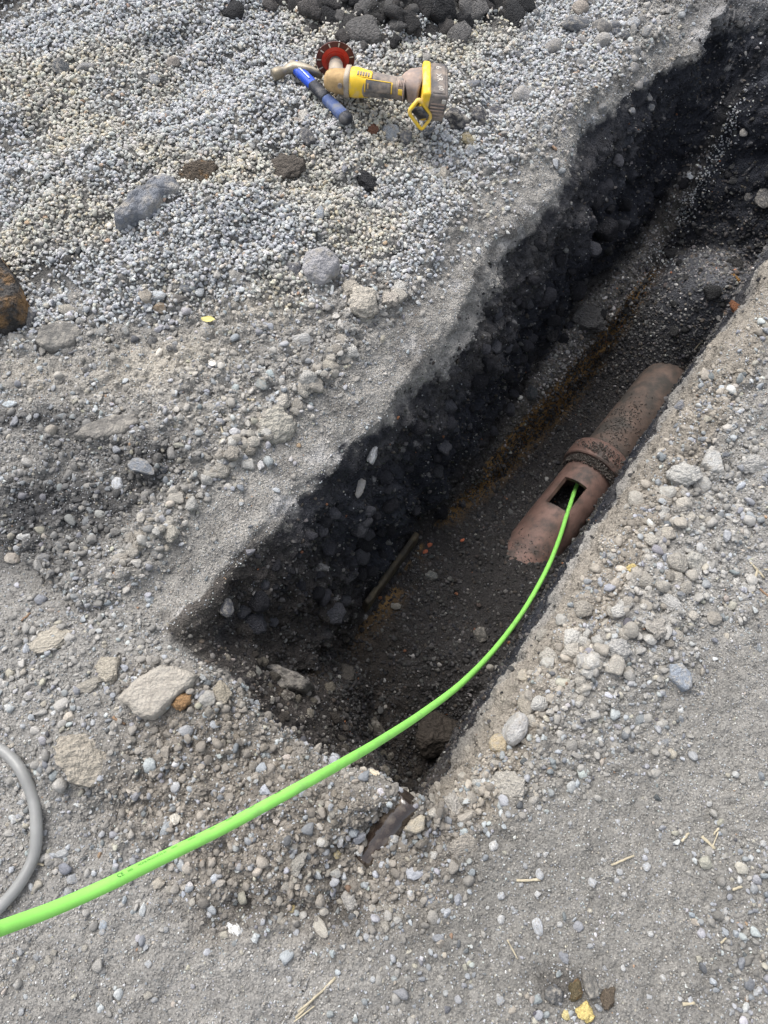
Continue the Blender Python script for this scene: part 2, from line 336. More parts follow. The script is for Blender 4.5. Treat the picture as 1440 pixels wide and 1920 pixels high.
def scatter_obj(name, P, size, col, flat=.7, label='', cat='gravel', kind='stuff'):
    n = len(P); m = bpy.data.meshes.new(name); m.vertices.add(n); m.vertices.foreach_set('co', P.astype(np.float32).ravel())
    s = size[:, None]*.5*np.stack([rng.uniform(.95, 1.35, n), rng.uniform(.75, 1.05, n), rng.uniform(flat-.2, flat+.15, n)], 1)
    rot = np.stack([rng.normal(0, .45, n), rng.normal(0, .45, n), rng.uniform(0, 6.28, n)], 1)
    for nm, ty, d in (('rot', 'FLOAT_VECTOR', rot), ('scl', 'FLOAT_VECTOR', s)):
        a = m.attributes.new(nm, ty, 'POINT'); a.data.foreach_set('vector', d.astype(np.float32).ravel())
    a = m.attributes.new('idx', 'INT', 'POINT'); a.data.foreach_set('value', rng.integers(0, 12, n).astype(np.int32))
    a = m.attributes.new('col', 'FLOAT_COLOR', 'POINT'); a.data.foreach_set('color', np.concatenate([np.clip(col, .005, .85), np.ones((n, 1))], 1).astype(np.float32).ravel())
    o = bpy.data.objects.new(name, m); COL.objects.link(o); md = o.modifiers.new('scatter', 'NODES'); md.node_group = GN
    tag(o, label, cat, None, kind); return o
# ---- sampling on the sheet
inner = (slice(8, NV-8), slice(8, NU-8))
A_ = PP[8:-8, 9:-7]-PP[8:-8, 8:-8]; B_ = PP[9:-7, 8:-8]-PP[8:-8, 8:-8]
area = np.linalg.norm(np.cross(A_, B_), axis=2)
# keep what the frame, with a margin, can hold
Pi = PP[8:-8, 8:-8]; rel = Pi-np.array([0, 0, CH]); Zc = rel[..., 1]*math.cos(PITCH)-rel[..., 2]*math.sin(PITCH)
sx = rel[..., 0]/Zc*FP; sy = (rel[..., 1]*math.sin(PITCH)+rel[..., 2]*math.cos(PITCH))/Zc*FP
vis = (np.abs(sx) < 1000) & (np.abs(sy) < 1160)
def samp(dens):                               # dens: per m2 on the full grid
    d = (dens[8:-8, 8:-8]*area*vis).ravel(); tot = d.sum(); n = int(tot)
    c = np.cumsum(d); k = np.searchsorted(c, rng.random(n)*c[-1]); i, j = np.divmod(k, area.shape[1])
    a = rng.random(n)[:, None]; b = rng.random(n)[:, None]
    return Pi[i, j]+a*A_[i, j]+b*B_[i, j], N[8:-8, 8:-8][i, j], i+8, j+8
def pal(n, cols, wts, var=.12):
    c = np.array(cols)[rng.choice(len(cols), n, p=np.array(wts)/sum(wts))]
    return c*(1+rng.normal(0, var, (n, 1)))*(1+rng.normal(0, .02, (n, 3)))
GREY = [(.385,.40,.41),(.31,.32,.33),(.46,.465,.46),(.22,.23,.24),(.40,.37,.31),(.56,.56,.54),(.12,.125,.13),(.32,.22,.15)]
pitw = np.clip(ins*OPEN, 0, 1)*(T > 2.0)*(T < 8.9)
inpit = sstep(.04, .12, pitw)
clods_top = pmask([(460,-200),(1000,-200),(960,50),(830,60),(720,120),(610,70),(560,10)], .04)
tan = np.clip(blob(300,690,130,50,10)+blob(490,590,80,35)+blob(60,700,60,45)*.7, 0, 1)
# pea gravel
upr = pmask([(-700,-300),(1150,-300),(1180,60),(1060,170),(960,260),(900,400),(780,520),(560,560),(330,610),(120,600),(-60,620),(-700,620)], .07, .10)
corner = pmask([(-400,-400),(120,-100),(60,50),(-10,130),(-400,200)], .05)
dgv = upr*(1-clods_top)*(1-.85*corner)*(1-crust*.75)*(1-inpit)
gap = sstep(.28, .5, f3(7, 3, .6, 401))
P, Nn, i, j = samp(20500*dgv*(1-.5*gap)*(1-.75*np.clip(blob(90,540,80,30)+blob(530,320,50,30)+blob(880,215,50,25), 0, 1)))
sz = np.clip(rng.lognormal(math.log(.0092), .27, len(P)), .004, .019)
colr = pal(len(P), GREY, [30, 24, 14, 9, 14, 2.5, 3, .7], .10)
colr = colr*.75+.25*np.array([.35,.35,.345])
warm = sstep(0, .35, f3(3, 3, .5, 411))[i, j][:, None]; colr = colr*(1+warm*np.array([.06, 0, -.13]))
scatter_obj('pea_gravel', P+Nn*(rng.uniform(-.001, .007, len(P)))[:, None], sz, colr*1.2, .7, 'loose light grey pea gravel heaped over the upper left ground')
# small pebbles on the trodden ground
dpb = (1-inpit)*(1-upr*.9)*(1-.9*tan)
clump = np.clip(.30+1.9*f3(6, 3, .6, 421)+.5*f3(25, 2, .5, 431), .02, 1.4)
heavy = np.clip(loose+.9*rim_r+1.2*blob(120,1230,150,90)+.9*blob(60,1450,90,120)+blob(300,1560,150,60)*.5+np.exp(-((T-1.05)/.35)**2)*(V > 0)*1.0, 0, 1.5)
lowr = pmask([(900,1480),(1300,1300),(1700,1250),(1700,2200),(700,2200),(760,1700)], .12)
P, Nn, i, j = samp(dpb*(1+1.3*lowr)*(2900*clump+8200*heavy)*(1-.40*crust))
sz = np.clip(rng.lognormal(math.log(.0078), .46, len(P)), .003, .027)
hv = heavy[i, j][:, None]
soilc = base[i, j]
stone = pal(len(P), GREY, [20, 22, 8, 14, 16, 1.5, 4, .8])*.92; clod = np.clip(soilc*1.35, 0, .5)*(1+rng.normal(0, .16, (len(P), 1)))
dk = 1-np.clip(soilc.mean(1, keepdims=True)/.17, .22, 1); stone = stone*(1-dk*.75)
pick = (rng.random((len(P), 1)) < .30+.35*np.clip(hv, 0, 1)).astype(float)
scatter_obj('loose_pebbles', P+Nn*(sz*rng.uniform(-.05, .35, len(P)))[:, None], sz, stone*(1-pick)+clod*pick, .72, 'small grey pebbles and dirt crumbs strewn over the trodden ground around the trench', 'pebbles')
# grit
P, Nn, i, j = samp((1-inpit)*(1-upr*.8)*(52000*np.clip(.75+.8*n2, .1, 2))*(1-.45*tan))
sz = rng.uniform(.0016, .0046, len(P)); soilc = base[i, j]
colr = soilc*rng.uniform(.75, 1.75, (len(P), 1)); m_ = rng.random(len(P)) < .25; colr[m_] = pal(m_.sum(), GREY, [24, 20, 14, 12, 14, 6, 4, 1])
scatter_obj('soil_grit', P+Nn*.0006, sz, colr, .8, 'fine grit and sandy crumbs covering the dusty soil', 'grit')
# trench gravel
flr = sstep(4.2, 4.6, T)*(1-sstep(7.3, 7.5, T))*inpit*sstep(.5, .8, OPEN)
wl = wall*inpit
DARK = [(.045,.043,.042),(.07,.068,.066),(.028,.028,.031),(.11,.105,.10),(.055,.047,.04),(.26,.25,.235),(.20,.09,.05)]
nearq = inpit*(T < 8)*sstep(.55, .15, V-.1)
P, Nn, i, j = samp(((flr+.8*led*inpit)*13000*np.clip(.75+.9*n1, .2, 1.4)+wl*1500+nearq*3000+farb*1800*np.clip(.4+1.5*n2, 0, 2)))
sz = np.clip(rng.lognormal(math.log(.0072), .36, len(P)), .003, .022)
colr = pal(len(P), DARK, [30, 26, 16, 14, 12, 2.2, .4], .2)
ledge = (sstep(4.1, 4.4, T)*(1-sstep(5.0, 5.1, T))*sstep(1.2, 1.5, V))[i, j][:, None]; colr = colr*(1+1.6*ledge)*(1+1.9*hump[i, j][:, None])
nw = (nearq*sstep(.75, .2, OPEN))[i, j][:, None]; colr = colr*(1+1.1*nw*np.array([1, .92, .8]))
scatter_obj('trench_gravel', P+Nn*(sz*rng.uniform(0, .35, len(P)))[:, None], sz, colr, .7, 'dark damp gravel and crumbs on the trench floor and walls')
P, Nn, i, j = samp(inpit*(14000*(T < 9)+0*T))
sz = rng.uniform(.0018, .005, len(P)); colr = base[i, j]*rng.uniform(.7, 1.7, (len(P), 1)); m_ = rng.random(len(P)) < .03; colr[m_] = pal(m_.sum(), GREY, [24, 20, 14, 12, 14, 6, 4, 1])*.8
scatter_obj('trench_grit', P+Nn*.0008, sz, colr, .8, 'fine dark grit clinging to the trench sides', 'grit')
# white gravel trickle on the far bank
trk = np.clip(blob(1300,230,12,50,-55,z=-.3,warp=.01)+blob(1290,310,30,40,0,z=-.5), 0, 1)
trk = np.exp(-(((U+.30)/.028)**2))*sstep(2.33, 2.4, V)*(1-sstep(2.55, 2.62, V))+.35*np.exp(-(((U+.28)/.12)**2+((V-2.25)/.12)**2))
P, Nn, i, j = samp(trk*11000*(T > 4))
sz = rng.uniform(.003, .009, len(P)); scatter_obj('spilled_gravel', P+Nn*.002, sz, pal(len(P), GREY, [24, 20, 14, 2, 8, 9, 1, 0]), .7, 'trickle of pale gravel spilled down the dark far bank of the trench')

# ------------------------------------------------------------------ individual stones and clods
def place_rock(o, px, py, wpx, hpx, ang, thick=.55, sink=.3, tilt=None):
    loc, n, Z = ray(px, py); k = Z/FP/2
    fs = 1.0
    sx_, sy_ = wpx*k, hpx*k*1.12; sz_ = thick*min(sx_, sy_)
    up = (n*.75+Vector((0, 0, 1))*.5).normalized() if n.z > .55 else (n*.5+Vector((0, 0, .6))).normalized()
    q = Vector((0, 0, 1)).rotation_difference(up).to_matrix().to_4x4()
    o.matrix_world = Matrix.Translation(loc+n*(sz_*(.5-sink))) @ q @ Matrix.Rotation(R_(ang), 4, 'Z') @ Matrix.Diagonal((sx_, sy_, sz_, 1))
seed = [500]
def rock(px, py, wpx, hpx, ang, col, label, cat='rock', name='rock', mat='rock', thick=.6, sink=.25, group=None, kind='rough'):
    seed[0] += 1
    P_ = dict(rough=dict(sub=4, planes=11, rough=.10, lump=.16, lo=.62, hi=.95), smooth=dict(sub=4, planes=5, rough=.02, lump=.10, lo=.8, hi=1.0),
              clod=dict(sub=4, planes=6, rough=.20, lump=.25, freq=1.9, lo=.7, hi=1.), slab=dict(sub=4, planes=14, rough=.05, lump=.14, lo=.6, hi=.9))[kind]
    m = rock_mesh(name, seed[0], **P_); o = link(name, m, M[mat]); q_ = 1.22 if min(col) > .15 else 1; o.color = (col[0]*q_, col[1]*q_, col[2]*q_, 1)
    tag(o, label, cat, group); place_rock(o, px, py, wpx, hpx, ang, thick, sink); return o
GR = (.20, .205, .215); DG = (.085, .088, .095); BG = (.30, .275, .235); BR = (.13, .105, .08); BK = (.03, .03, .032); PL = (.40, .39, .37)
rock(305,350,60,40,20,(.17,.18,.20),'knobbly upper end stone leaning on the large blue-grey jagged rock', thick=.7)
rock(375,333,88,62,-10,BR,'brown clod with a rust-orange corner in the light gravel', 'clod', 'clod', 'rock_rust', kind='clod')
rock(535,318,82,62,5,(.09,.078,.066),'round dark brown clod sunk in the light gravel below the hammer', 'clod', 'clod', 'clod', kind='clod', thick=.5)
rock(688,345,52,40,-30,BK,'small black clod in the gravel below the angle grinder', 'clod', 'clod', 'clod', kind='clod')
rock(598,500,76,66,10,(.24,.235,.24),'pale grey blocky chunk standing at the lower edge of the gravel', kind='rough', thick=.8)
rock(552,505,36,34,0,(.14,.14,.15),'dark little stone tucked against the pale grey blocky chunk')
rock(440,517,30,36,10,(.25,.24,.22),'upright small grey stone left of the pale blocky chunk')
rock(55,600,36,44,20,(.10,.10,.105),'dark grey stone beside the orange-stained boulder')
rock(28,640,32,34,0,(.26,.25,.23),'small grey stone below the orange-stained boulder')
rock(128,583,40,22,-20,(.30,.28,.24),'thin pale stone on top of the flat dark stone')
rock(268,877,62,30,-14,(.16,.17,.185),'slate grey wedge-shaped stone beside the dark dirt patch', kind='slab', thick=.6)
rock(221,908,24,26,0,(.42,.43,.44),'whitish pebble below the slate wedge stone', kind='smooth')
rock(303,880,20,20,0,(.06,.065,.075),'small blackish stone right of the slate wedge stone')
rock(344,1318,44,34,35,(.33,.20,.10),'orange-brown clod at the right corner of the large beige slab', 'clod', 'clod', 'clod', kind='clod', thick=.8)
rock(388,1314,34,32,0,(.28,.27,.25),'rounded grey stone right of the orange-brown clod', thick=.8)
rock(418,1300,36,46,20,(.27,.24,.19),'crumbly tan clod on the edge above the near pit', 'clod', 'clod', 'clod', kind='clod')
rock(206,1255,56,50,-20,(.31,.28,.23),'beige clod left of the large beige slab', 'clod', 'clod', 'clod', kind='clod')
rock(165,1288,66,26,15,(.27,.25,.215),'flat crusted clod below the beige clod left of the slab', 'clod', 'clod', 'clod', kind='clod', thick=.5)
rock(155,1425,120,92,10,(.29,.26,.215),'broad low crust of dried mud between the slab and the grey hose', 'clod', 'clod', 'clod', kind='clod', thick=.25)
rock(100,1200,90,50,25,(.33,.30,.25),'pale mud crust on the pebbly ground at the left', 'clod', 'clod', 'clod', kind='clod', thick=.25)
rock(648,1262,36,50,20,(.10,.09,.078),'dark brown lump on the pit slope right of the angular rock','clod','clod','clod',kind='clod')
rock(422,1140,32,36,0,(.11,.11,.12),'round grey stone stuck in the trench wall at the near end', kind='smooth')
rock(820,1372,118,92,-35,(.055,.046,.038),'big dark earth-caked boulder in the deep corner under the green hose','boulder','boulder','clod',kind='rough', thick=.9)
rock(706,1372,38,54,10,(.10,.09,.075),'blocky brown-grey stone behind the green hose in the near pit', thick=.9)
rock(658,545,46,44,20,BG,'pale clod at the start of the crumbled rim line', 'clod', 'clod', 'clod', kind='clod')
rock(683,568,66,56,-10,(.36,.33,.28),'largest pale clod of the upper crumbled rim line', 'clod', 'clod', 'clod', kind='clod')
rock(732,563,38,32,0,(.34,.31,.27),'pale clod right of the largest one on the upper rim line', 'clod', 'clod', 'clod', kind='clod')
rock(516,796,82,66,25,(.33,.31,.265),'big pale clod of packed pebbles on the left trench rim', 'clod', 'clod', 'clod', kind='clod', thick=.5)
rock(568,635,46,24,8,(.36,.355,.34),'pale flat-topped stone left of the crumbled rim line')
rock(492,722,26,30,20,(.19,.205,.20),'greenish grey stone alone in the dusty ground left of the rim', kind='smooth')
rock(615,685,24,30,10,(.28,.26,.22),'small tan stone near the crumbled rim line')
rock(295,557,44,18,-5,(.40,.42,.43),'pale oblong stone on a small pile of brown stones', kind='smooth', thick=.8, sink=-.2)
rock(272,553,28,34,20,(.27,.24,.20),'tan stone at the left of the small stone pile')
rock(333,560,38,20,-8,(.14,.13,.12),'dark brown stone at the right of the small stone pile')
rock(298,577,30,22,0,(.22,.17,.12),'reddish tan stone at the foot of the small stone pile')
rock(350,540,28,18,0,(.15,.16,.175),'blue-grey pebble above the small stone pile', kind='smooth')
rock(573,222,30,44,-15,(.36,.345,.31),'upper pale half of the upright two-tone stones below the hammer', thick=.9)
rock(576,258,30,42,15,(.10,.10,.105),'lower dark half of the upright two-tone stones below the hammer', thick=.9)
rock(733,252,44,38,-30,(.24,.26,.28),'grey rock with whitish face below the grinder body')
rock(762,258,26,24,0,(.11,.115,.125),'dark round stone right of the whitish-faced rock below the grinder', kind='smooth')
rock(798,249,42,18,-8,(.13,.14,.155),'dark flat stone tucked under the grinder battery')
rock(875,263,42,28,25,(.24,.20,.12),'mustard brown rock right of and below the grinder')
rock(880,285,32,26,0,(.30,.31,.32),'light grey stone just below the mustard brown rock')
rock(698,245,30,24,0,(.16,.08,.055),'small reddish brown clod below the grinder body', 'clod', 'clod', 'clod', kind='clod')
rock(850,228,60,56,20,(.05,.05,.055),'large black rock right of the grinder battery', thick=.7)
rock(898,222,46,34,0,(.07,.07,.078),'dark rock in the hollow right of the black rock', thick=.7)
rock(925,210,46,28,25,(.09,.09,.10),'dark rock at the right end of the hollow by the grinder', thick=.7)
rock(978,180,40,32,15,(.27,.26,.25),'rounded pale grey stone above the trench lip', kind='smooth', thick=.8)
rock(820,137,26,20,0,(.06,.055,.055),'dark stone above the grinder battery', kind='smooth', thick=.9)
rock(887,160,34,22,-20,(.15,.16,.18),'blue-grey flat stone above the hollow')
rock(903,118,30,14,-12,(.33,.30,.26),'pale sliver of stone above the grinder on the gravel')
rock(1080,50,58,30,5,(.12,.125,.135),'large dark oval cobble at the top of the view', 'cobble', 'cobble', kind='smooth', thick=.8)
rock(1128,52,36,30,0,(.16,.155,.15),'round grey cobble right of the large dark oval cobble', 'cobble', 'cobble', kind='smooth', thick=.8)
rock(1130,78,32,26,20,(.27,.26,.245),'pale round cobble below the round grey cobble', 'cobble', 'cobble', kind='smooth', thick=.8)
rock(1155,64,24,18,0,(.09,.10,.12),'small slate cobble right of the pale round cobble', 'cobble', 'cobble', kind='smooth', thick=.8)
rock(1188,46,26,24,20,(.30,.31,.32),'light cobble at the right end of the cobble row', 'cobble', 'cobble', kind='smooth', thick=.8)
rock(1088,20,34,30,0,(.24,.21,.18),'brownish cobble above the cobble row', 'cobble', 'cobble', kind='smooth', thick=.8)
rock(1130,97,16,12,0,(.40,.20,.08),'small orange stone below the cobble row')
rock(1104,600,80,50,4,(.16,.155,.15),'broad grey lump of cemented gravel on the ledge inside the trench','boulder','boulder','rock_dark', kind='clod', thick=.8)
rock(1030,625,38,38,10,(.05,.05,.053),'dark round stone left of the gravel lump on the ledge','rock','rock','rock_dark')
rock(996,735,24,28,10,(.10,.11,.12),'small blue-grey stone on the ledge edge','rock','rock','rock_dark')
rock(699,856,20,42,-18,(.42,.42,.42),'white glinting shard sticking out of the dark trench wall', thick=.8)
rock(675,915,16,36,-15,(.26,.25,.24),'pale shard in the dark wall below the white glinting shard', thick=.8)
rock(808,1080,28,18,-8,(.12,.125,.12),'flat grey-green stone on the trench floor below the brick chips', thick=.8)
rock(742,1136,20,13,0,(.24,.225,.19),'small cream stone on the trench floor near the old board', thick=.8)
rock(900,1190,34,28,0,(.10,.095,.085),'brownish stone on the floor left of the green hose', thick=.7)
rock(1295,328,13,17,0,(.45,.47,.48),'white oval pebble at the foot of the pale gravel trickle', kind='smooth')
rock(1062,660,14,10,0,(.24,.24,.24),'pale pebble on the ledge beside the pipe trench', kind='smooth')
rock(1378,520,26,10,-50,(.30,.16,.05),'ochre clay crumb at the far right foot of the trench','clod','clod','clod',kind='clod')
rock(1382,578,22,40,10,(.16,.07,.035),'rust brown clay lump below the ochre crumb','clod','clod','clod',kind='clod')
rock(1432,372,34,42,0,(.15,.145,.14),'round grey cobble in the far bank at the right edge','cobble','cobble', kind='smooth', thick=.8)
rock(1402,368,16,18,0,(.10,.10,.10),'small dark stone left of the round grey cobble in the far bank','rock','rock', kind='smooth')
rock(1395,248,16,14,0,(.34,.32,.29),'pale pebble in the dark far bank', kind='smooth')
rock(1378,498,40,30,-20,(.05,.048,.046),'dark flat rock near the foot of the far bank','rock','rock','rock_dark')
rock(970,1366,46,60,-35,(.34,.33,.315),'smooth light grey oblong stone on the right lip of the near pit', kind='smooth', thick=.8)
rock(935,1396,40,34,-10,(.33,.27,.18),'tan rounded stone left of the light grey oblong stone', kind='smooth', thick=.9)
rock(984,1322,36,40,0,(.25,.225,.185),'dusty brown-grey stone above the light oblong stone')
rock(984,1270,30,26,0,(.32,.285,.23),'beige stone on the right lip where the hose passes')
rock(1285,893,72,50,-25,(.35,.34,.315),'large pale clod of the right spoil line above the round stone', 'clod', 'clod', 'clod', kind='clod')
rock(1253,925,34,30,0,(.34,.33,.30),'round pale stone below the large pale clod', kind='smooth', thick=.8)
rock(1300,1052,66,44,5,(.34,.325,.29),'wide pale clod in the right spoil near the straw', 'clod', 'clod', 'clod', kind='clod')
rock(1226,1178,52,46,10,(.29,.27,.24),'brownish round clod in the right spoil', 'clod', 'clod', 'clod', kind='clod')
rock(1262,1132,54,28,-35,(.36,.35,.33),'pale pointed clod above the brownish round clod', 'clod', 'clod', 'clod', kind='clod')
rock(1160,1215,56,40,-20,(.34,.33,.31),'pale jagged clod left of the brownish round clod', 'clod', 'clod', 'clod', kind='clod')
rock(1092,1242,34,30,0,(.33,.32,.30),'blocky pale stone in the rubble on the right side')
rock(1028,1242,32,32,0,(.35,.34,.31),'blocky pale stone closest to the hose on the right lip')
rock(1240,1030,26,46,10,(.30,.285,.26),'upright grey-tan stone in the right spoil')
rock(1183,1068,28,20,20,(.48,.38,.17),'yellow crumbly stone in the right spoil', 'clod', 'clod', 'clod', kind='clod')
rock(1340,1160,32,26,0,(.25,.23,.20),'tan pitted stone at the lower edge of the right spoil')
rock(1410,870,60,36,10,(.33,.32,.30),'pale clod at the right edge above the straw bundle', 'clod', 'clod', 'clod', kind='clod')
rock(1278,760,28,20,0,(.16,.165,.18),'dark grey stone in the dark patch by the right rim')
rock(1262,712,34,18,0,(.33,.32,.29),'pale stone on the right rim beside the far pipe')
rock(742,1528,18,12,-30,(.70,.70,.70),'small white broken chip above the tan five-sided stone', thick=.7)
rock(955,1478,74,66,20,(.30,.28,.245),'broad crusty clod on the ground right of the pit tip', 'clod', 'clod', 'clod', kind='clod', thick=.3)
rock(870,1585,60,40,10,(.27,.245,.21),'low crusty clod below the broad crusty clod', 'clod', 'clod', 'clod', kind='clod', thick=.35)
rock(855,1510,50,44,0,(.31,.29,.26),'crumbly grey clod between the pit tip and the broad clod', 'clod', 'clod', 'clod', kind='clod', thick=.6)
rock(328,1536,23,25,0,(.50,.47,.40),'cream white angular stone above the green hose', thick=.8)
rock(630,1601,19,19,0,(.38,.31,.17),'round yellowish pebble below the green hose', kind='smooth', thick=.8)
rock(637,1575,18,34,10,(.32,.32,.32),'slim grey stone above the round yellowish pebble')
rock(655,1690,34,36,0,(.32,.305,.28),'pale squarish clod in the lower rubble','clod','clod','clod',kind='clod')
rock(600,1738,64,24,-35,(.33,.31,.27),'long tan stone lying flush in the lower ground', kind='slab', thick=.5)
rock(440,1745,40,22,-40,(.62,.62,.60),'crushed white chalky stone in the lower ground','rock','rock',kind='clod', thick=.4)
rock(545,1705,20,14,25,(.50,.40,.20),'small straw-yellow stone in the lower rubble')
rock(193,1735,17,16,0,(.28,.31,.34),'blue-grey pebble below the green hose at the left', kind='smooth')
rock(297,1657,26,20,-10,(.33,.30,.25),'tan wedge stone just below the printed stretch of hose')
rock(560,1620,58,30,50,(.27,.255,.225),'upright ridge of caked dirt left of the round yellowish pebble','clod','clod','clod',kind='clod')
rock(1078,1855,34,36,0,(.20,.16,.09),'mottled brown-yellow stone in the dark clump at the bottom','rock','rock','rock_rust')
rock(1108,1845,34,46,10,(.13,.125,.115),'dark grey stone right of the mottled stone in the bottom clump')
rock(1040,1868,42,40,0,(.10,.10,.10),'round charcoal stone left of the mottled stone in the bottom clump', kind='clod')
rock(1098,1896,38,34,0,(.55,.43,.17),'bright yellow crumbly stone in the bottom clump','rock','rock','clod',kind='clod')
rock(1062,1902,20,18,0,(.52,.44,.22),'smaller yellow crumb left of the bright yellow stone','rock','rock','clod',kind='clod')
rock(1140,1870,30,40,-10,(.12,.095,.07),'brown crumb of earth at the right of the bottom clump','clod','clod','clod',kind='clod')
rock(1008,1736,20,30,20,(.42,.43,.44),'white pebble with a dark damp patch beside it', kind='smooth')
rock(25,1047,32,22,0,(.30,.27,.235),'beige stone at the left edge of the dark dirt')
rock(44,1007,26,16,0,(.36,.36,.35),'pale oval stone above the beige stone at the left edge', kind='smooth')
rock(18,758,28,14,15,(.42,.46,.48),'bluish white stone near the left edge', kind='smooth')
rock(245,1008,28,34,0,(.26,.24,.21),'upright tan clod in the crumbled rim','clod','clod','clod',kind='clod')
rock(320,1000,34,40,10,(.31,.29,.25),'beige clod beside the upright tan clod in the crumbled rim','clod','clod','clod',kind='clod')
rock(600,400,20,26,0,(.24,.26,.28),'small blue-grey stone in the gravel above the blocky chunk', kind='smooth')
rock(115,128,34,34,0,(.08,.085,.09),'dark grey cobble in the light gravel top left','cobble','cobble',kind='smooth')
rock(160,130,42,26,20,(.17,.17,.17),'grey stone right of the dark cobble top left')
rock(325,118,28,22,0,(.20,.18,.16),'small brown stone in the upper gravel')
rock(290,150,20,20,0,(.26,.27,.28),'small round grey stone in the upper gravel','rock','rock',kind='smooth')
rock(890,66,26,16,0,(.36,.33,.22),'small yellowish stone in the gravel at the top')
rock(802,330,28,24,0,(.38,.37,.34),'pale round stone in gravel beside the rim slope','rock','rock',kind='smooth')
rock(832,325,24,26,0,(.36,.33,.28),'tan round stone right of the pale one beside the rim slope','rock','rock',kind='smooth')

def outline_rock(pts, th, col, label, cat='rock', name='rock', mat='rock', relief=.12, lift=0.0, flat=.8, tilt=0.0):
    seed[0] += 1
    cx = sum(p[0] for p in pts)/len(pts); cy = sum(p[1] for p in pts)/len(pts); loc, n, Z = ray(cx, cy)
    w_ = [G(px, py, loc.z+th*.7)-loc for px, py in pts]; s_ = sum(math.hypot(q.x, q.y) for q in w_)/len(w_)
    b = []
    for k in range(len(w_)):
        a, c = w_[k], w_[(k+1) % len(w_)]
        for t in range(6): q = a.lerp(c, t/6); b.append((q.x/s_, q.y/s_))
    b = np.array(b); m_ = len(b); t_ = th/s_
    jag = fbm(np.stack([b[:, 0], b[:, 1], 0*b[:, 0]+seed[0]], 1), 3.5, 4, .6)*.10+1; b = b*jag[:, None]
    V_ = []; F = []
    prof_ = [(1.02, -1.2), (1.02, -.1), (1.0, .45), (.96, .78), (.88, .95), (.74, 1.0), (.58, 1.0), (.42, 1.0), (.26, 1.0), (.10, 1.0)]
    for kk, z in prof_:
        q = np.stack([b[:, 0]*kk, b[:, 1]*kk, np.full(m_, z*t_)], 1)
        nz = fbm(q+seed[0]*1.7, 2.2, 5, .6)+.7*(.5-np.abs(fbm(q+seed[0], 2.6, 4, .55))*2); q[:, 2] += (relief*nz*(1 if z > 0 else 0)+tilt*q[:, 0]*(z > .5)*t_)
        if 0 < z < 1: q[:, :2] *= (1+.06*fbm(q, 5, 3)[:, None])
        V_ += q.tolist()
    R__ = len(prof_); V_.append((0, 0, float(np.mean([v[2] for v in V_[-m_:]]))))
    for a in range(R__-1):
        for k in range(m_): F.append((a*m_+k, a*m_+(k+1) % m_, (a+1)*m_+(k+1) % m_, (a+1)*m_+k))
    for k in range(m_): F.append(((R__-1)*m_+k, (R__-1)*m_+(k+1) % m_, R__*m_))
    me_ = bpy.data.meshes.new(name); me_.from_pydata(V_, [], F); bm = bmesh.new(); bm.from_mesh(me_); bmesh.ops.recalc_face_normals(bm, faces=bm.faces); bm.to_mesh(me_); bm.free(); smooth(me_)
    o = link(name, me_, M[mat]); o.color = (*col, 1); o.location = loc+Vector((0, 0, lift)); o.scale = (s_, s_, s_); tag(o, label, cat); return o
outline_rock([(218,1308),(258,1268),(300,1246),(340,1250),(368,1266),(352,1288),(322,1312),(284,1346),(250,1336)], .020, (.35,.32,.275), 'large flat beige slab tilted on the rim at the near end of the trench', 'slab', 'flat_stone', relief=.03, tilt=.15)
outline_rock([(210,410),(236,372),(268,350),(300,334),(334,338),(332,356),(304,366),(292,388),(252,402),(226,414)], .035, (.17,.18,.20), 'large blue-grey jagged rock half buried in light gravel left of the rust-stained clod', relief=.22)
outline_rock([(-60,480),(0,482),(28,520),(42,556),(34,585),(0,602),(-60,600)], .075, (.075,.07,.065), 'dark boulder with orange stain cut by the left edge of the view', 'boulder', 'boulder', 'rock_rust', relief=.18)
outline_rock([(64,640),(74,616),(112,600),(150,612),(152,630),(128,648),(88,656)], .018, (.14,.135,.125), 'flat dark stone bedded in dust near the left edge', 'rock', 'flat_stone', relief=.08)
outline_rock([(136,818),(160,796),(212,778),(252,776),(258,792),(232,810),(180,822)], .012, (.17,.16,.145), 'long flat brown-grey slab lying flush in the trodden dirt', 'slab', 'flat_stone', relief=.07)
outline_rock([(1256,1246),(1278,1242),(1296,1262),(1299,1290),(1284,1294),(1256,1270)], .010, (.24,.265,.30), 'blue-grey triangular stone bedded in the right ground', 'rock', 'rock', relief=.05)
outline_rock([(757,1556),(768,1538),(790,1526),(798,1530),(796,1556),(780,1564)], .022, (.42,.37,.285), 'tan five-sided stone below the tip of the near pit', 'rock', 'rock', relief=.06)
outline_rock([(492,1252),(515,1246),(560,1262),(584,1280),(566,1296),(530,1294),(505,1278)], .045, (.14,.13,.118), 'angular grey-brown rock resting on the dark slope inside the near end', 'rock', 'rock', relief=.2, lift=.005)
outline_rock([(1318,868),(1328,842),(1350,846),(1358,886),(1334,884)], .016, (.40,.395,.375), 'pale tapered stone near the right edge', 'rock', 'rock', relief=.08)
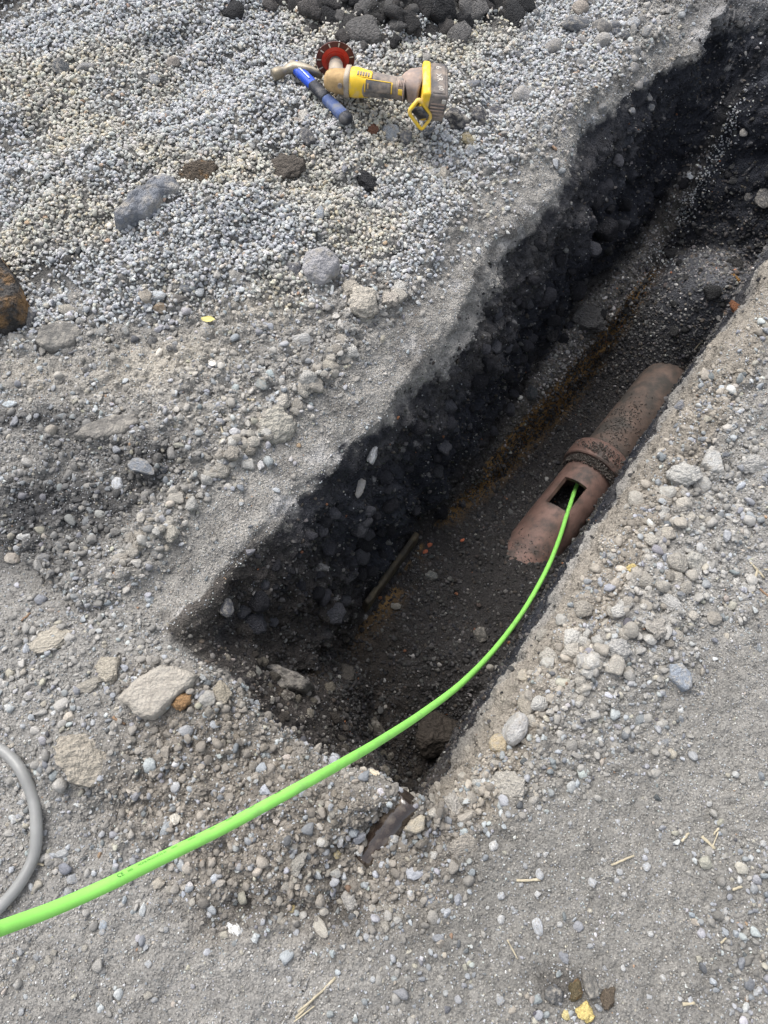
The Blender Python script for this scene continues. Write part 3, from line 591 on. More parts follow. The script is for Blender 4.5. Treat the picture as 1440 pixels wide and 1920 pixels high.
# counted rubble: repeats share a few shapes; the biggest are objects
rub = []
ANCH = [('blue-grey jagged rock',262,372),('brown clod with a rust corner',375,333),('round dark clod',535,318),('pale blocky chunk',598,500),('orange-stained boulder',30,540),
 ('flat dark stone',107,625),('flat brown-grey slab',196,797),('slate wedge',268,877),('large beige slab',290,1290),('orange-brown clod',344,1318),('big mud crust',155,1425),
 ('dark angular rock',533,1272),('big pale rim clod',516,796),('pale flat-topped stone',568,635),('lone greenish stone',492,722),('yellow leaf',392,603),('mustard rock',875,263),
 ('grinder battery',800,195),('grinder disc',622,140),('hammer head',550,130),('dark oval cobble',1080,50),('row of cobbles',1160,70),('gravel lump on the ledge',1104,600),
 ('white glinting shard',699,856),('flat floor stone',808,1080),('old board',730,1080),('pipe opening',1062,935),('pipe collar',1120,840),('light oblong stone',970,1366),
 ('blue-grey triangular stone',1277,1266),('pale tapered stone',1336,862),('large pale clod',1285,893),('wide pale clod',1300,1052),('brownish round clod',1226,1178),
 ('straw bundle',1420,1090),('tan five-sided stone',780,1546),('glazed pipe scrap',712,1570),('broad crusty clod',955,1478),('cream angular stone',328,1536),('round yellowish pebble',630,1601),
 ('pale squarish clod',655,1690),('chalky stone',440,1745),('dark bottom clump',1075,1865),('long straw blade',592,1870),('straw splinter',1327,1580),('level straw piece',990,1650),
 ('grey hose',60,1550),('hose print',240,1628),('beige edge stone',25,1047),('far bank cobble',1432,372),('white oval pebble',1295,328),('ochre crumb',1378,520),('rusty clay lump',1382,578),('earth-caked boulder',820,1372)]
PEND = {}
def finish_labels():
    for (gkey, d, anc), lst in PEND.items():
        lst.sort(key=lambda q: q[0])
        for k, (dist, o, adj, noun) in enumerate(lst):
            nth = ['nearest', 'second nearest', 'third nearest', 'fourth nearest', 'fifth nearest', 'sixth nearest', 'seventh nearest', 'eighth nearest', 'ninth nearest', 'tenth nearest', 'eleventh nearest', 'twelfth nearest', 'thirteenth nearest', 'fourteenth nearest', 'fifteenth nearest', 'sixteenth nearest', 'seventeenth nearest', 'eighteenth nearest'] 
            w_ = nth[k] if k < 18 else 'farther off'
            o['label'] = f'{adj} {noun} {d} the {anc}' + ('' if len(lst) == 1 else f', {w_}')
for k in range(14):
    kd = dict(sub=3, planes=10, rough=.09, lump=.15, lo=.62, hi=.95) if k < 7 else dict(sub=3, planes=8, rough=.12, lump=.30, freq=1.9, lo=.6, hi=1.)
    rub.append(rock_mesh('stone' if k < 7 else 'clod', 900+k, **kd))
    rub[-1].materials.append(M['rock'] if k < 7 else M['clod'])
def rubble(n, region, size, cols, label, group, cat='clod', name='clod', ks=(3, 14), thick=.7, zmax=None):
    q = 0; t = 0
    while q < n and t < n*30:
        t += 1; px, py = region()
        loc, nn, Z = ray(px, py)
        if zmax is not None and loc.z > zmax: continue
        if not (-60 < px < 1500 and -60 < py < 1980): continue
        o = bpy.data.objects.new(name, rub[random.randrange(*ks)]); COL.objects.link(o)
        s = random.uniform(*size)*(.8+.5*random.random()**3); 
        if cols[0][0] < .06: o.material_slots[0].link = 'OBJECT'; o.material_slots[0].material = M['earth']
        place_rock(o, px, py, s, s*random.uniform(.7, 1), random.uniform(0, 360), thick*random.uniform(.85, 1.2), .25)
        c = random.choice(cols); f = random.uniform(.85, 1.15); o.color = (c[0]*f, c[1]*f, c[2]*f, 1)
        tag(o, label, cat, group); q += 1
        anc, ax_, ay_ = min(ANCH, key=lambda a: (a[1]-px)**2+(a[2]-py)**2); dx, dy = px-ax_, py-ay_
        d = ('right of' if dx > 0 else 'left of') if abs(dx) > abs(dy) else ('below' if dy > 0 else 'above')
        if abs(dx) > 12 and abs(dy) > 12 and .45 < abs(dx)/abs(dy) < 2.2: d = ('below' if dy > 0 else 'above')+' and '+('right of' if dx > 0 else 'left of')
        lum = sum(o.color[:3])/3; adj = ('little ' if s < size[0]+.45*(size[1]-size[0]) else 'larger ')+('blackish' if lum < .06 else 'dark' if lum < .13 else 'grey' if lum < .24 else 'pale')
        PEND.setdefault((adj+cat, d, anc), []).append((math.hypot(dx, dy), o, adj, cat))
def along(pts, sp):
    def f():
        k = random.randrange(len(pts)-1); a, b = pts[k], pts[k+1]; t = random.random()
        return a[0]+(b[0]-a[0])*t+random.gauss(0, sp), a[1]+(b[1]-a[1])*t+random.gauss(0, sp)
    return f
def box(x0, y0, x1, y1): return lambda: (random.uniform(x0, x1), random.uniform(y0, y1))
LT = [(.42,.39,.34),(.38,.355,.31),(.46,.445,.41),(.35,.32,.275)]
rubble(105, along([(740,555),(660,640),(610,690),(540,760),(460,830),(400,880),(330,950),(270,1010),(225,1060)], 13), (15, 34), LT, 'pale clod in the crumbled line along the left trench rim', 'pale clods along the left rim')
rubble(110, along([(1300,880),(1260,1000),(1230,1100),(1180,1170),(1110,1230),(1040,1240),(1000,1290)], 48), (15, 40), LT, 'pale lump in the loose spoil along the right trench rim', 'pale lumps in the right spoil')
rubble(34, along([(930,1420),(900,1450),(860,1490),(820,1540),(770,1580)], 20), (12, 26), LT, 'grey-tan lump spilled beside the tip of the near pit', 'lumps by the pit tip', 'dirt lump', 'dirt_lump')
rubble(46, along([(380,1330),(450,1400),(540,1460),(600,1500),(690,1540)], 32), (11, 24), [(.24,.21,.17),(.29,.27,.235),(.20,.18,.15)], 'brownish crumb of earth on the bank between slab and hose', 'earth crumbs on the near bank', 'earth crumb', 'earth_crumb')
rubble(44, box(470,1560,760,1740), (12, 24), LT, 'light grey lump in the rubble right of the printed hose', 'lumps below the green hose', 'dirt lump', 'dirt_lump')
rubble(80, along([(500,0),(610,25),(690,75),(720,40),(760,25),(850,15),(960,15)], 30), (14, 58), [(.05,.048,.047),(.03,.03,.031),(.08,.074,.07),(.13,.125,.12)], 'dark earthy clod in the heap along the top of the view', 'dark clods at the top', 'earth lump', 'earth_lump', thick=.6)
rubble(30, box(960,20,1230,210), (14, 28), [(.20,.20,.20),(.26,.25,.24),(.14,.145,.155)], 'grey stone on the gravel beyond the trench bend', 'stones beyond the bend', 'rock', 'stone', (0, 7))
rubble(26, box(20,560,330,700), (12, 24), [(.25,.25,.24),(.30,.31,.32),(.13,.13,.13)], 'grey stone on the dusty ground below the orange-stained boulder', 'stones at the left edge', 'rock', 'stone', (0, 7))
rubble(30, box(0,880,300,1080), (12, 24), [(.16,.16,.16),(.22,.22,.215),(.28,.27,.25)], 'grey stone in the dark dirt patch at the left', 'stones in the dark dirt', 'rock', 'stone', (0, 7))
rubble(48, box(900,1500,1430,1900), (10, 17), [(.40,.41,.42),(.48,.48,.47),(.33,.34,.35)], 'light pebble bedded in the flat ground at the lower right', 'light pebbles at the lower right', 'pebble', 'pebble', (0, 7))
rubble(36, box(30,1500,560,1900), (11, 19), [(.36,.37,.38),(.30,.31,.32),(.33,.31,.27)], 'grey pebble in the ground around the green hose', 'pebbles at the lower left', 'pebble', 'pebble', (0, 7))
rubble(120, along([(1200,330),(1060,560),(960,700),(860,820),(700,960),(580,1060),(480,1150)], 48), (14, 46), [(.022,.022,.026),(.03,.03,.035),(.05,.05,.058),(.09,.09,.10)], 'dark stone embedded in the black trench wall', 'stones in the trench wall', 'rock', 'stone', (0, 14), zmax=-.13)
rubble(34, box(1120,420,1420,650), (10, 26), [(.05,.05,.05),(.08,.078,.075),(.035,.035,.036)], 'dark stone on the far floor of the trench', 'stones on the far floor', 'rock', 'stone', (0, 7), zmax=-.4)
rubble(18, box(1330,20,1445,420), (9, 22), [(.04,.04,.043),(.06,.06,.06),(.10,.10,.10)], 'grey stone in the far bank at the right', 'stones in the far bank', 'rock', 'stone', (0, 7))
rubble(34, along([(450,1260),(520,1330),(600,1360),(660,1400),(740,1440),(830,1450)], 30), (13, 30), [(.06,.052,.044),(.09,.08,.066),(.14,.125,.10)], 'dark brown clod on the broken slope of the near pit', 'clods in the near pit', zmax=-.05)

finish_labels()
# ------------------------------------------------------------------ tubes and lofts
def catmull(pts, per=12):
    P = [Vector(p) for p in pts]; P = [P[0]*2-P[1]]+P+[P[-1]*2-P[-2]]; out = []
    for k in range(1, len(P)-2):
        for s in range(per):
            t = s/per; a, b, c, d = P[k-1:k+3]
            out.append(.5*((2*b)+(c-a)*t+(2*a-5*b+4*c-d)*t*t+(3*b-a-3*c+d)*t*t*t))
    out.append(P[-2]); return out
def frames(path, up0=Vector((0, 0, 1))):
    fr = []; s = None
    for k, p in enumerate(path):
        t = (path[min(k+1, len(path)-1)]-path[max(k-1, 0)]).normalized()
        s = (up0.cross(t) if s is None else s-t*s.dot(t)).normalized(); fr.append((p, t, s, t.cross(s)))
    return fr
def loft(name, path, sec, mat, parent=None, ns=20, cap=True, up0=Vector((0, 0, 1)), power=2.0):
    """sec: (half width, half height) per path point; power > 2 gives a squarer section"""
    fr = frames(path, up0); vs_ = []; fs = []
    for (p, t, s, u), (a, b) in zip(fr, sec):
        for k in range(ns):
            th = 2*math.pi*k/ns; c, d = math.cos(th), math.sin(th); e = 2/power
            vs_.append(p+s*(a*math.copysign(abs(c)**e, c))+u*(b*math.copysign(abs(d)**e, d)))
    n = len(path)
    for i in range(n-1):
        for k in range(ns): fs.append((i*ns+k, i*ns+(k+1) % ns, (i+1)*ns+(k+1) % ns, (i+1)*ns+k))
    if cap: fs.append(tuple(range(ns))[::-1]); fs.append(tuple((n-1)*ns+k for k in range(ns)))
    m = bpy.data.meshes.new(name); m.from_pydata([v[:] for v in vs_], [], fs); m.update(); smooth(m)
    if cap: m.polygons[-1].use_smooth = False; m.polygons[-2].use_smooth = False
    return link(name, m, mat, parent)
def bevbox(name, size, mat, parent=None, loc=(0, 0, 0), rot=(0, 0, 0), bev=.004, seg=3, taper=None):
    bm = bmesh.new(); bmesh.ops.create_cube(bm, size=1)
    for v in bm.verts:
        if taper and v.co.x > 0: v.co.y *= taper; v.co.z *= taper
        v.co = Vector((v.co.x*size[0], v.co.y*size[1], v.co.z*size[2]))
    bmesh.ops.bevel(bm, geom=bm.edges[:], offset=bev, segments=seg, profile=.5, affect='EDGES')
    M4 = Matrix.Translation(loc) @ Euler(rot).to_matrix().to_4x4(); bmesh.ops.transform(bm, matrix=M4, verts=bm.verts)
    m = bpy.data.meshes.new(name); bm.to_mesh(m); bm.free(); smooth(m)
    return link(name, m, mat, parent)
def empty(name, loc=(0, 0, 0), rz=0):
    o = bpy.data.objects.new(name, None); COL.objects.link(o); o.location = loc; o.rotation_euler = (0, 0, rz); o.empty_display_size = .05; return o

# ------------------------------------------------------------------ clay pipe
clay = mkmat('clay', base=(.175, .108, .088), rough=.62, spec=.35, nscale=14, namt=.38, bump=.35, bscale=90, bdist=.004, dirt=(.075, .06, .052), dirt_scale=16, dirt_thr=.56, dirt_soft=.09)
clay2 = mkmat('clay_dusty', base=(.135, .098, .080), rough=.75, spec=.25, nscale=12, namt=.3, bump=.35, bscale=90, bdist=.004, dirt=(.07, .062, .055), dirt_scale=13, dirt_thr=.50, dirt_soft=.10)
PR = .091
pa = G(952, 1090, -.810); pb = G(1283, 668, -.825)     # on the pipe axis
pipe = empty('clay_pipe', (pa+pb)/2); tag(pipe, 'old reddish brown clay sewer pipe with a cut opening, exposed on the trench floor', 'pipe')
inv = Matrix.Translation(-pipe.location)
ax = (pb-pa).normalized(); sd_ = ax.cross(Vector((0, 0, 1))).normalized(); upv = sd_.cross(ax).normalized(); PLn = (pb-pa).length
def pos_at(px, py):                                    # distance along the axis of an image point on the pipe's top
    g = G(px, py, -.72); return (g-pa).dot(ax)
def tube_shell(name, prof, mat, hole=None, ns=96):
    """prof: list of (s, outer radius); hollow shell 12 mm thick; hole=(s0,s1,th0,th1) in angle from the top"""
    vo = []; fs = []; n = len(prof)
    for lay in (0, 1):
        for s, r in prof:
            for k in range(ns):
                th = 2*math.pi*k/ns; rr = r-(.014 if lay else 0)
                vo.append(pa+ax*s+sd_*(rr*math.sin(th))+upv*(rr*math.cos(th))-pipe.location)
    Lh = n*ns
    def open_(i, k):
        if not hole: return False
        s = (prof[i][0]+prof[i+1][0])/2; th = ((k+.5)/ns*2*math.pi+math.pi) % (2*math.pi)-math.pi
        return hole[0] < s < hole[1] and hole[2] < th < hole[3]
    for i in range(n-1):
        for k in range(ns):
            if open_(i, k): continue
            a, b, c, d = i*ns+k, i*ns+(k+1) % ns, (i+1)*ns+(k+1) % ns, (i+1)*ns+k
            fs.append((a, b, c, d)); fs.append((d+Lh, c+Lh, b+Lh, a+Lh))
            for (ii, kk), (e0, e1) in (((i-1, k), (b, a)), ((i+1, k), (d, c)), ((i, (k-1) % ns), (a, d)), ((i, (k+1) % ns), (c, b))):
                edge = ii < 0 or ii >= n-1 or open_(ii, kk)
                if edge: fs.append((e0, e1, e1+Lh, e0+Lh))
    m = bpy.data.meshes.new(name); m.from_pydata([v[:] for v in vo], [], fs); m.update()
    bm = bmesh.new(); bm.from_mesh(m); bmesh.ops.recalc_face_normals(bm, faces=bm.faces); bm.to_mesh(m); bm.free(); smooth(m)
    try: m.set_sharp_from_angle(angle=R_(40))
    except Exception: pass
    return link(name, m, mat, pipe)
s_bell = pos_at(1112, 842); s_h0 = pos_at(1046, 946); s_h1 = pos_at(1072, 900)
prof = [(s, PR) for s in np.linspace(pos_at(965, 1040)-.08, s_bell+.03, 110)]
tube_shell('lower_pipe', prof, clay, hole=(s_h0-.004, s_h1+.012, -.70, .24))
bl = [(s_bell-.030, PR+.021), (s_bell-.026, PR+.025), (s_bell, PR+.027), (s_bell+.034, PR+.026), (s_bell+.042, PR+.022), (s_bell+.048, PR+.010), (s_bell+.056, PR-.004)]
o = tube_shell('bell_collar', bl, clay)
prof2 = [(s, PR-.004) for s in np.linspace(s_bell+.0, PLn+.16, 50)]
tube_shell('upper_pipe', prof2, clay2)
# dirt packed in the joint
P_ = []
for _ in range(2600):
    th = random.uniform(-1.7, 1.75); s = s_bell-.060+random.random()**.8*.036; rr = PR+random.uniform(0, .012)+.004*(1-abs(th)/2)
    P_.append(pa+ax*s+sd_*(rr*math.sin(th))+upv*(rr*math.cos(th)))
for _ in range(420):
    th = random.gauss(-.2, .35); s = s_bell+.09+random.gauss(.06, .07); rr = PR-.002
    if s < s_bell+.04: continue
    P_.append(pa+ax*s+sd_*(rr*math.sin(th))+upv*(rr*math.cos(th)))
for _ in range(350):
    th = random.gauss(-.1, .4); s = s_bell+random.uniform(-.02, .025); rr = PR+.031
    P_.append(pa+ax*s+sd_*(rr*math.sin(th))+upv*(rr*math.cos(th)))
for _ in range(380):
    th = random.gauss(0, .8); s = pos_at(1000, 1010)+random.gauss(-.10, .07); rr = PR+.001
    P_.append(pa+ax*s+sd_*(rr*math.sin(th))+upv*(rr*math.cos(th)))
P_ = np.array([p[:] for p in P_])
scatter_obj('pipe_grit', P_, rng.uniform(.0022, .0058, len(P_)), pal(len(P_), [(.07,.06,.052),(.10,.085,.075),(.05,.044,.04),(.16,.145,.13)], [30, 30, 15, 10], .2), .8, 'dark grit caked on the clay pipe joint and crown', 'grit')

# glazed pipe scrap in the near bank
gl = mkmat('glazed_clay', base=(.035, .024, .018), rough=.10, spec=.9, nscale=18, namt=.5, bump=.3, bscale=40, bdist=.004, dirt=(.15, .12, .09), dirt_scale=30, dirt_thr=.60)
g0 = ray(752, 1520)[0]; g1 = ray(682, 1608)[0]; g0.z -= .006; g1.z -= .018; g0 = g0+(g0-g1)*.25; dd = g1-g0
pth = [g0+dd*(k/14) for k in range(15)]
mg = loft('buried_pipe', pth, [(.027, .027)]*15, gl, ns=28); tag(mg, 'glossy brown glazed pipe half buried in the near bank below the pit tip', 'pipe')

# ------------------------------------------------------------------ green hose
lime = mkmat('lime_plastic', base=(.26, .66, .12), rough=.62, spec=.3, nscale=30, namt=.08, bump=.08, bscale=120, bdist=.001, dirt=(.22, .42, .13), dirt_scale=26, dirt_thr=.68)
HD = .0140
hp = [(985,1140,9.2),(932,1212,10.3),(869,1278,11.9),(795,1335,13.8),(719,1385,16),(650,1426,18),(580,1465,19.8),(500,1509,21.2),(420,1552,22.4),(300,1611,24.2),(200,1660,25.8),(100,1704,27.2),(0,1741,28.8),(-130,1790,31)]
pts = [G(1112, 850, -.86), G(1094, 884, -.835), G(1080, 914, -.80), G(1062, 968, -.722), G(1048, 1012, -.69), G(1026, 1066, -.62)]
pts += [Gz(px, py, FP*HD/wd) for px, py, wd in hp]
l = pts[-1]; pts += [l+Vector((-.15, -.06, .02)), l+Vector((-.45, -.2, -.12)), l+Vector((-.8, -.4, -.55)), Vector((l.x-1.2, l.y-.7, .02)), Vector((l.x-2.2, l.y-1.0, .02))]
pth = catmull(pts, 24)
hose = loft('green_hose', pth, [(HD/2, HD/2)]*len(pth), lime, ns=24); tag(hose, 'bright lime green hose with small dark print running from the ground into the clay pipe', 'hose')
# print on the hose, wrapped on its surface
ink = mkmat('ink', base=(.02, .10, .02), rough=.6, nscale=200, namt=.3, bump=0)
cum = [0]
for a, b in zip(pth[:-1], pth[1:]): cum.append(cum[-1]+(b-a).length)
cumn = np.array(cum); camp = Vector((0, 0, CH))
def hose_print(body, size, s_start, ang, name='hose_print'):
    c = bpy.data.curves.new(name, 'FONT'); c.body = body; c.size = size; c.resolution_u = 2
    t = bpy.data.objects.new(name, c); COL.objects.link(t); dg = bpy.context.evaluated_depsgraph_get(); dg.update()
    m = bpy.data.meshes.new_from_object(t.evaluated_get(dg)); bpy.data.objects.remove(t)
    bm = bmesh.new(); bm.from_mesh(m); bmesh.ops.triangulate(bm, faces=bm.faces)
    r = HD/2+.00025
    for v in bm.verts:
        s = s_start-v.co.x; k = int(np.clip(np.searchsorted(cumn, s)-1, 0, len(pth)-2)); t_ = (s-cum[k])/(cum[k+1]-cum[k])
        p = pth[k].lerp(pth[k+1], t_); tg = (pth[k+1]-pth[k]).normalized(); view = (camp-p); view = (view-tg*view.dot(tg)).normalized()
        side = (-tg).cross(view); side = -side if side.y < 0 else side
        a = ang+v.co.y/r; v.co = p+view*(r*math.cos(a))+side*(r*math.sin(a))
    bm.to_mesh(m); bm.free(); return link(name, m, ink, hose)
def s_of(px, py):
    best = min(range(len(pth)), key=lambda k: (lambda q: (q[0]-px)**2+(q[1]-py)**2)(proj(pth[k]))); return cum[best]
def proj(p):
    r = p-camp; zc = r.y*math.cos(PITCH)-r.z*math.sin(PITCH); return 720+FP*r.x/zc, 960-FP*(r.y*math.sin(PITCH)+r.z*math.cos(PITCH))/zc
hose_print("CE", .0062, s_of(217, 1650), .25)
hose_print("HOME PRODUCTS", .0036, s_of(257, 1630), .50)
for (px, py, n_, a_) in [(234,1630,7,.36),(306,1598,4,.55),(322,1590,9,.60),(352,1576,12,.66),(392,1558,8,.72),(424,1543,11,.80),(470,1520,9,.88),(520,1496,12,.98)]:
    hose_print("I"*n_, .0034, s_of(px, py+10), a_)

# ------------------------------------------------------------------ grey hose at the left
gh = mkmat('grey_pvc', base=(.40, .40, .385), rough=.38, spec=.45, nscale=12, namt=.22, bump=.1, bscale=60, bdist=.002)
gpt = []
for q in [(-190,1420),(-110,1395),(-40,1392),(5,1410),(38,1445),(58,1500),(62,1555),(54,1605),(32,1652),(0,1692),(-50,1740),(-130,1800),(-260,1860)]:
    p = G(*q, .035); gpt.append(Vector((p.x, p.y, drop(p.x, p.y)[0].z+.014)))
gz = np.array([p.z for p in gpt]); 
for k, p in enumerate(gpt): p.z = float(gz[max(0, k-1):k+2].mean())
pth2 = catmull(gpt, 14)
g_ = loft('grey_hose', pth2, [(.0105, .0105)]*len(pth2), gh, ns=20); gh.node_tree.nodes['Principled BSDF'].inputs['Transmission Weight'].default_value = .45
tag(g_, 'dull grey translucent hose looping in from the left edge of the view', 'hose')

# ------------------------------------------------------------------ hammer
steel = mkmat('steel', base=(.30, .27, .22), rough=.5, metal=.6, nscale=60, namt=.35, bump=.2, bscale=90, dirt=(.26, .22, .16), dirt_scale=40, dirt_thr=.5)
blue = mkmat('blue_rubber', base=(.02, .075, .50), rough=.5, nscale=20, namt=.12, bump=.1, dirt=(.22, .25, .34), dirt_scale=40, dirt_thr=.66)
dblue = mkmat('dusty_blue_rubber', base=(.075, .115, .26), rough=.7, nscale=40, namt=.3, bump=.3, dirt=(.17, .18, .21), dirt_scale=40, dirt_thr=.55)
blackr = mkmat('black_rubber', base=(.03, .033, .042), rough=.6, nscale=40, namt=.3, bump=.3, dirt=(.16, .15, .14), dirt_scale=40, dirt_thr=.6)
white = mkmat('white_print', base=(.55, .62, .75), rough=.6, nscale=20, namt=.1, bump=0)
h0 = ray(553, 140)[0]; h1 = ray(652, 236)[0]
ham = empty('claw_hammer', h0); tag(ham, 'claw hammer with bright blue rubber handle lying on gravel left of the angle grinder', 'hammer')
h0.z += .026; h1.z += .018; off = ham.location
def seg(a, b, n=8): return [h0.lerp(h1, a+(b-a)*k/n)-off for k in range(n+1)]
def wd(a, b, w0, w1, h0_, h1_, n=8): return [(w0+(w1-w0)*k/n, h0_+(h1_-h0_)*k/n) for k in range(n+1)]
loft('shaft', seg(-.05, .3), wd(0, 1, .012, .010, .009, .009), steel, ham, 12)
loft('handle_sleeve', seg(0, .44), wd(0, 1, .0165, .0135, .0125, .0115), blue, ham, 20, power=2.8)
loft('black_inlay', seg(.36, .62), wd(0, 1, .0142, .0155, .0122, .0128), blackr, ham, 20, power=2.8)
loft('grip', seg(.56, .95), wd(0, 1, .0150, .0170, .0125, .0135), dblue, ham, 20, power=2.8)
loft('butt_cap', seg(.93, 1.03, 5), [(.0172, .0138), (.0176, .0142), (.0178, .0143), (.0176, .0140), (.0165, .013), (.012, .009)], blackr, ham, 20, power=2.8)
hd = (h1-h0).normalized(); hr = hd.cross(Vector((0, 0, 1))).normalized()
hu = hr.cross(hd)
if hu.z < 0: hu = -hu
def hg(px, py, dz): p = G(px, py, h0.z+dz); return p-off
hpts = [hg(511,141,.0), hg(519,138,0), hg(526,135.5,0), hg(533,133,0), hg(541,129,.0), hg(551,126.5,.002), hg(562,127,.004), hg(573,129,.004), hg(585,133,.002), hg(598,140,-.004), hg(604,145,-.008)]
hsec = [(.0130,.0130),(.0150,.0150),(.0145,.0145),(.0100,.0100),(.0115,.0120),(.0150,.0150),(.0145,.0135),(.0120,.012),(.009,.0125),(.005,.012),(.002,.009)]
loft('hammer_head', hpts, hsec, steel, ham, 20, power=2.6)
# small white mark on the sleeve
lr = hr if hr.x > 0 else -hr
for k, (s, ln) in enumerate([(.10, .012), (.16, .018), (.22, .016), (.28, .014)]):
    c = h0.lerp(h1, s)-off+Vector((0, -.2, 1)).normalized()*.0140
    bevbox('white_mark', (ln, .0035 if k else .008, .0008), white, ham, c, (R_(12), 0, math.atan2(hd.y, hd.x)), .0003, 1)

# ------------------------------------------------------------------ angle grinder
yel = mkmat('yellow_plastic', base=(.80, .52, .04), rough=.5, nscale=40, namt=.12, bump=.12, dirt=(.58, .45, .25), dirt_scale=34, dirt_thr=.60)
dgr = mkmat('dusty_dark_plastic', base=(.11, .105, .105), rough=.75, nscale=40, namt=.3, bump=.3, dirt=(.33, .27, .22), dirt_scale=28, dirt_thr=.5)
pnk = mkmat('dust_caked_plastic', base=(.36, .27, .22), rough=.85, nscale=50, namt=.25, bump=.3, dirt=(.22, .19, .18), dirt_scale=30, dirt_thr=.55)
alu = mkmat('dusty_cast_metal', base=(.36, .32, .28), rough=.6, metal=.2, nscale=60, namt=.25, bump=.3, dirt=(.42, .35, .26), dirt_scale=30, dirt_thr=.5)
tanm = mkmat('tan_dust_metal', base=(.42, .28, .13), rough=.7, nscale=60, namt=.25, bump=.3)
red = mkmat('red_lacquer', base=(.52, .035, .018), rough=.28, spec=.6, nscale=30, namt=.2, bump=.05, dirt=(.20, .05, .03), dirt_scale=30, dirt_thr=.62)
dred = mkmat('worn_disc_rim', base=(.11, .035, .028), rough=.45, nscale=40, namt=.4, bump=.2)
silv = mkmat('pale_metal', base=(.60, .56, .50), rough=.45, metal=.3, nscale=60, namt=.15, bump=.1)
gp = ray(640, 186)[0]
gr = empty('angle_grinder', gp, 0)
tag(gr, 'dusty yellow cordless angle grinder with red diamond disc lying on the gravel', 'angle grinder')
X0 = Vector((1, 0, 0)); Z0 = .056
gr.rotation_euler = (R_(-3), R_(1.5), R_(-9)); gr.scale = (.93, .93, .93)
def gpth(xs, y=0, z=Z0, dz=0): return [Vector((x, y, z+dz*(x-xs[0]))) for x in xs]
# disc: stands nearly upright behind the head, its axis pointing away
DA = Vector((-.24, .93, .10)).normalized(); dc = Vector((-.030, .074, Z0+.010))
def ring(name, r0, r1, d0, d1, mat, par, n=72, th=.0022):
    a = DA.cross(Vector((0, 0, 1))).normalized(); b = a.cross(DA); vs_ = []; fs = []
    for (r, d) in ((r0, d0), (r1, d1), (r1, d1+th), (r0, d0+th)):
        for k in range(n): t = 2*math.pi*k/n; vs_.append(dc+DA*d+a*(r*math.cos(t))+b*(r*math.sin(t)))
    for q in range(4):
        for k in range(n): fs.append((q*n+k, q*n+(k+1) % n, ((q+1) % 4)*n+(k+1) % n, ((q+1) % 4)*n+k))
    m = bpy.data.meshes.new(name); m.from_pydata([v[:] for v in vs_], [], fs); m.update()
    bm = bmesh.new(); bm.from_mesh(m); bmesh.ops.recalc_face_normals(bm, faces=bm.faces); bm.to_mesh(m); bm.free()
    return link(name, m, mat, par)
disc = ring('cutting_disc', .006, .040, -.003, 0, red, gr)
ring('disc_rim', .0395, .0565, 0, 0, dred, disc)
ring('disc_bead', .026, .028, -.0045, -.0045, red, disc)
a_ = DA.cross(Vector((0, 0, 1))).normalized(); b_ = a_.cross(DA)
for k in range(11):
    t = 2*math.pi*k/11+.2; rd = a_*math.cos(t)+b_*math.sin(t); p0 = dc+rd*.0475-DA*.0006; ex = rd.cross(DA)
    m = bpy.data.meshes.new('rim_notch'); c = [p0+rd*.006+ex*.0022, p0+rd*.006-ex*.0022, p0-rd*.006-ex*.0012, p0-rd*.006+ex*.0012]
    m.from_pydata([v[:] for v in c]+[(v-DA*.0006)[:] for v in c], [], [(0,1,2,3), (7,6,5,4), (0,4,5,1), (1,5,6,2), (2,6,7,3), (3,7,4,0)]); m.update(); link('rim_notch', m, silv, disc)
hub = dc-DA*.004; hc = Vector((-.012, .004, Z0))
loft('flange', [hub, hub-DA*.008, hub-DA*.010], [(.017, .017), (.017, .017), (.014, .014)], dgr, gr, 24)
loft('spindle_neck', [hub-DA*.008, hub-DA*.014, hub.lerp(hc, .45), hub.lerp(hc, .7), hc], [(.016, .016), (.0205, .0205), (.0215, .0215), (.024, .024), (.028, .027)], alu, gr, 28)
loft('gear_case', gpth([-.048, -.044, -.034, -.018, 0, .012, .018], y=-.004), [(.010,.010),(.020,.019),(.027,.026),(.030,.029),(.031,.030),(.031,.031),(.030,.030)], tanm, gr, 28, power=2.6)
loft('spindle_lock', [Vector((.004, -.030, Z0+.006)), Vector((.004, -.040, Z0+.009))], [(.0075, .0075), (.0068, .0068)], dgr, gr, 20)
loft('case_flange', gpth([.012, .014, .026, .029]), [(.030,.031),(.036,.037),(.037,.038),(.034,.035)], alu, gr, 32, power=3.2)
for ang in (45, 135, 225, 315):
    c = Vector((.0115, .029*math.cos(R_(ang)), Z0+.030*math.sin(R_(ang)))); loft('screw', [c-X0*.004, c+X0*.003], [(.004, .004)]*2, dgr, gr, 12)
loft('motor_housing', gpth([.028, .031, .045, .060, .075, .092, .102]), [(.033,.034),(.0365,.0365),(.0370,.0370),(.0355,.0350),(.0335,.0325),(.0318,.0300),(.030,.029)], yel, gr, 36, power=2.5)
loft('grip_sleeve', gpth([.066, .072, .090, .115, .140, .158, .166]), [(.0345,.0310),(.0350,.0318),(.0330,.0305),(.0305,.0282),(.0290,.0270),(.0285,.0265),(.027,.025)], dgr, gr, 36, power=2.4)
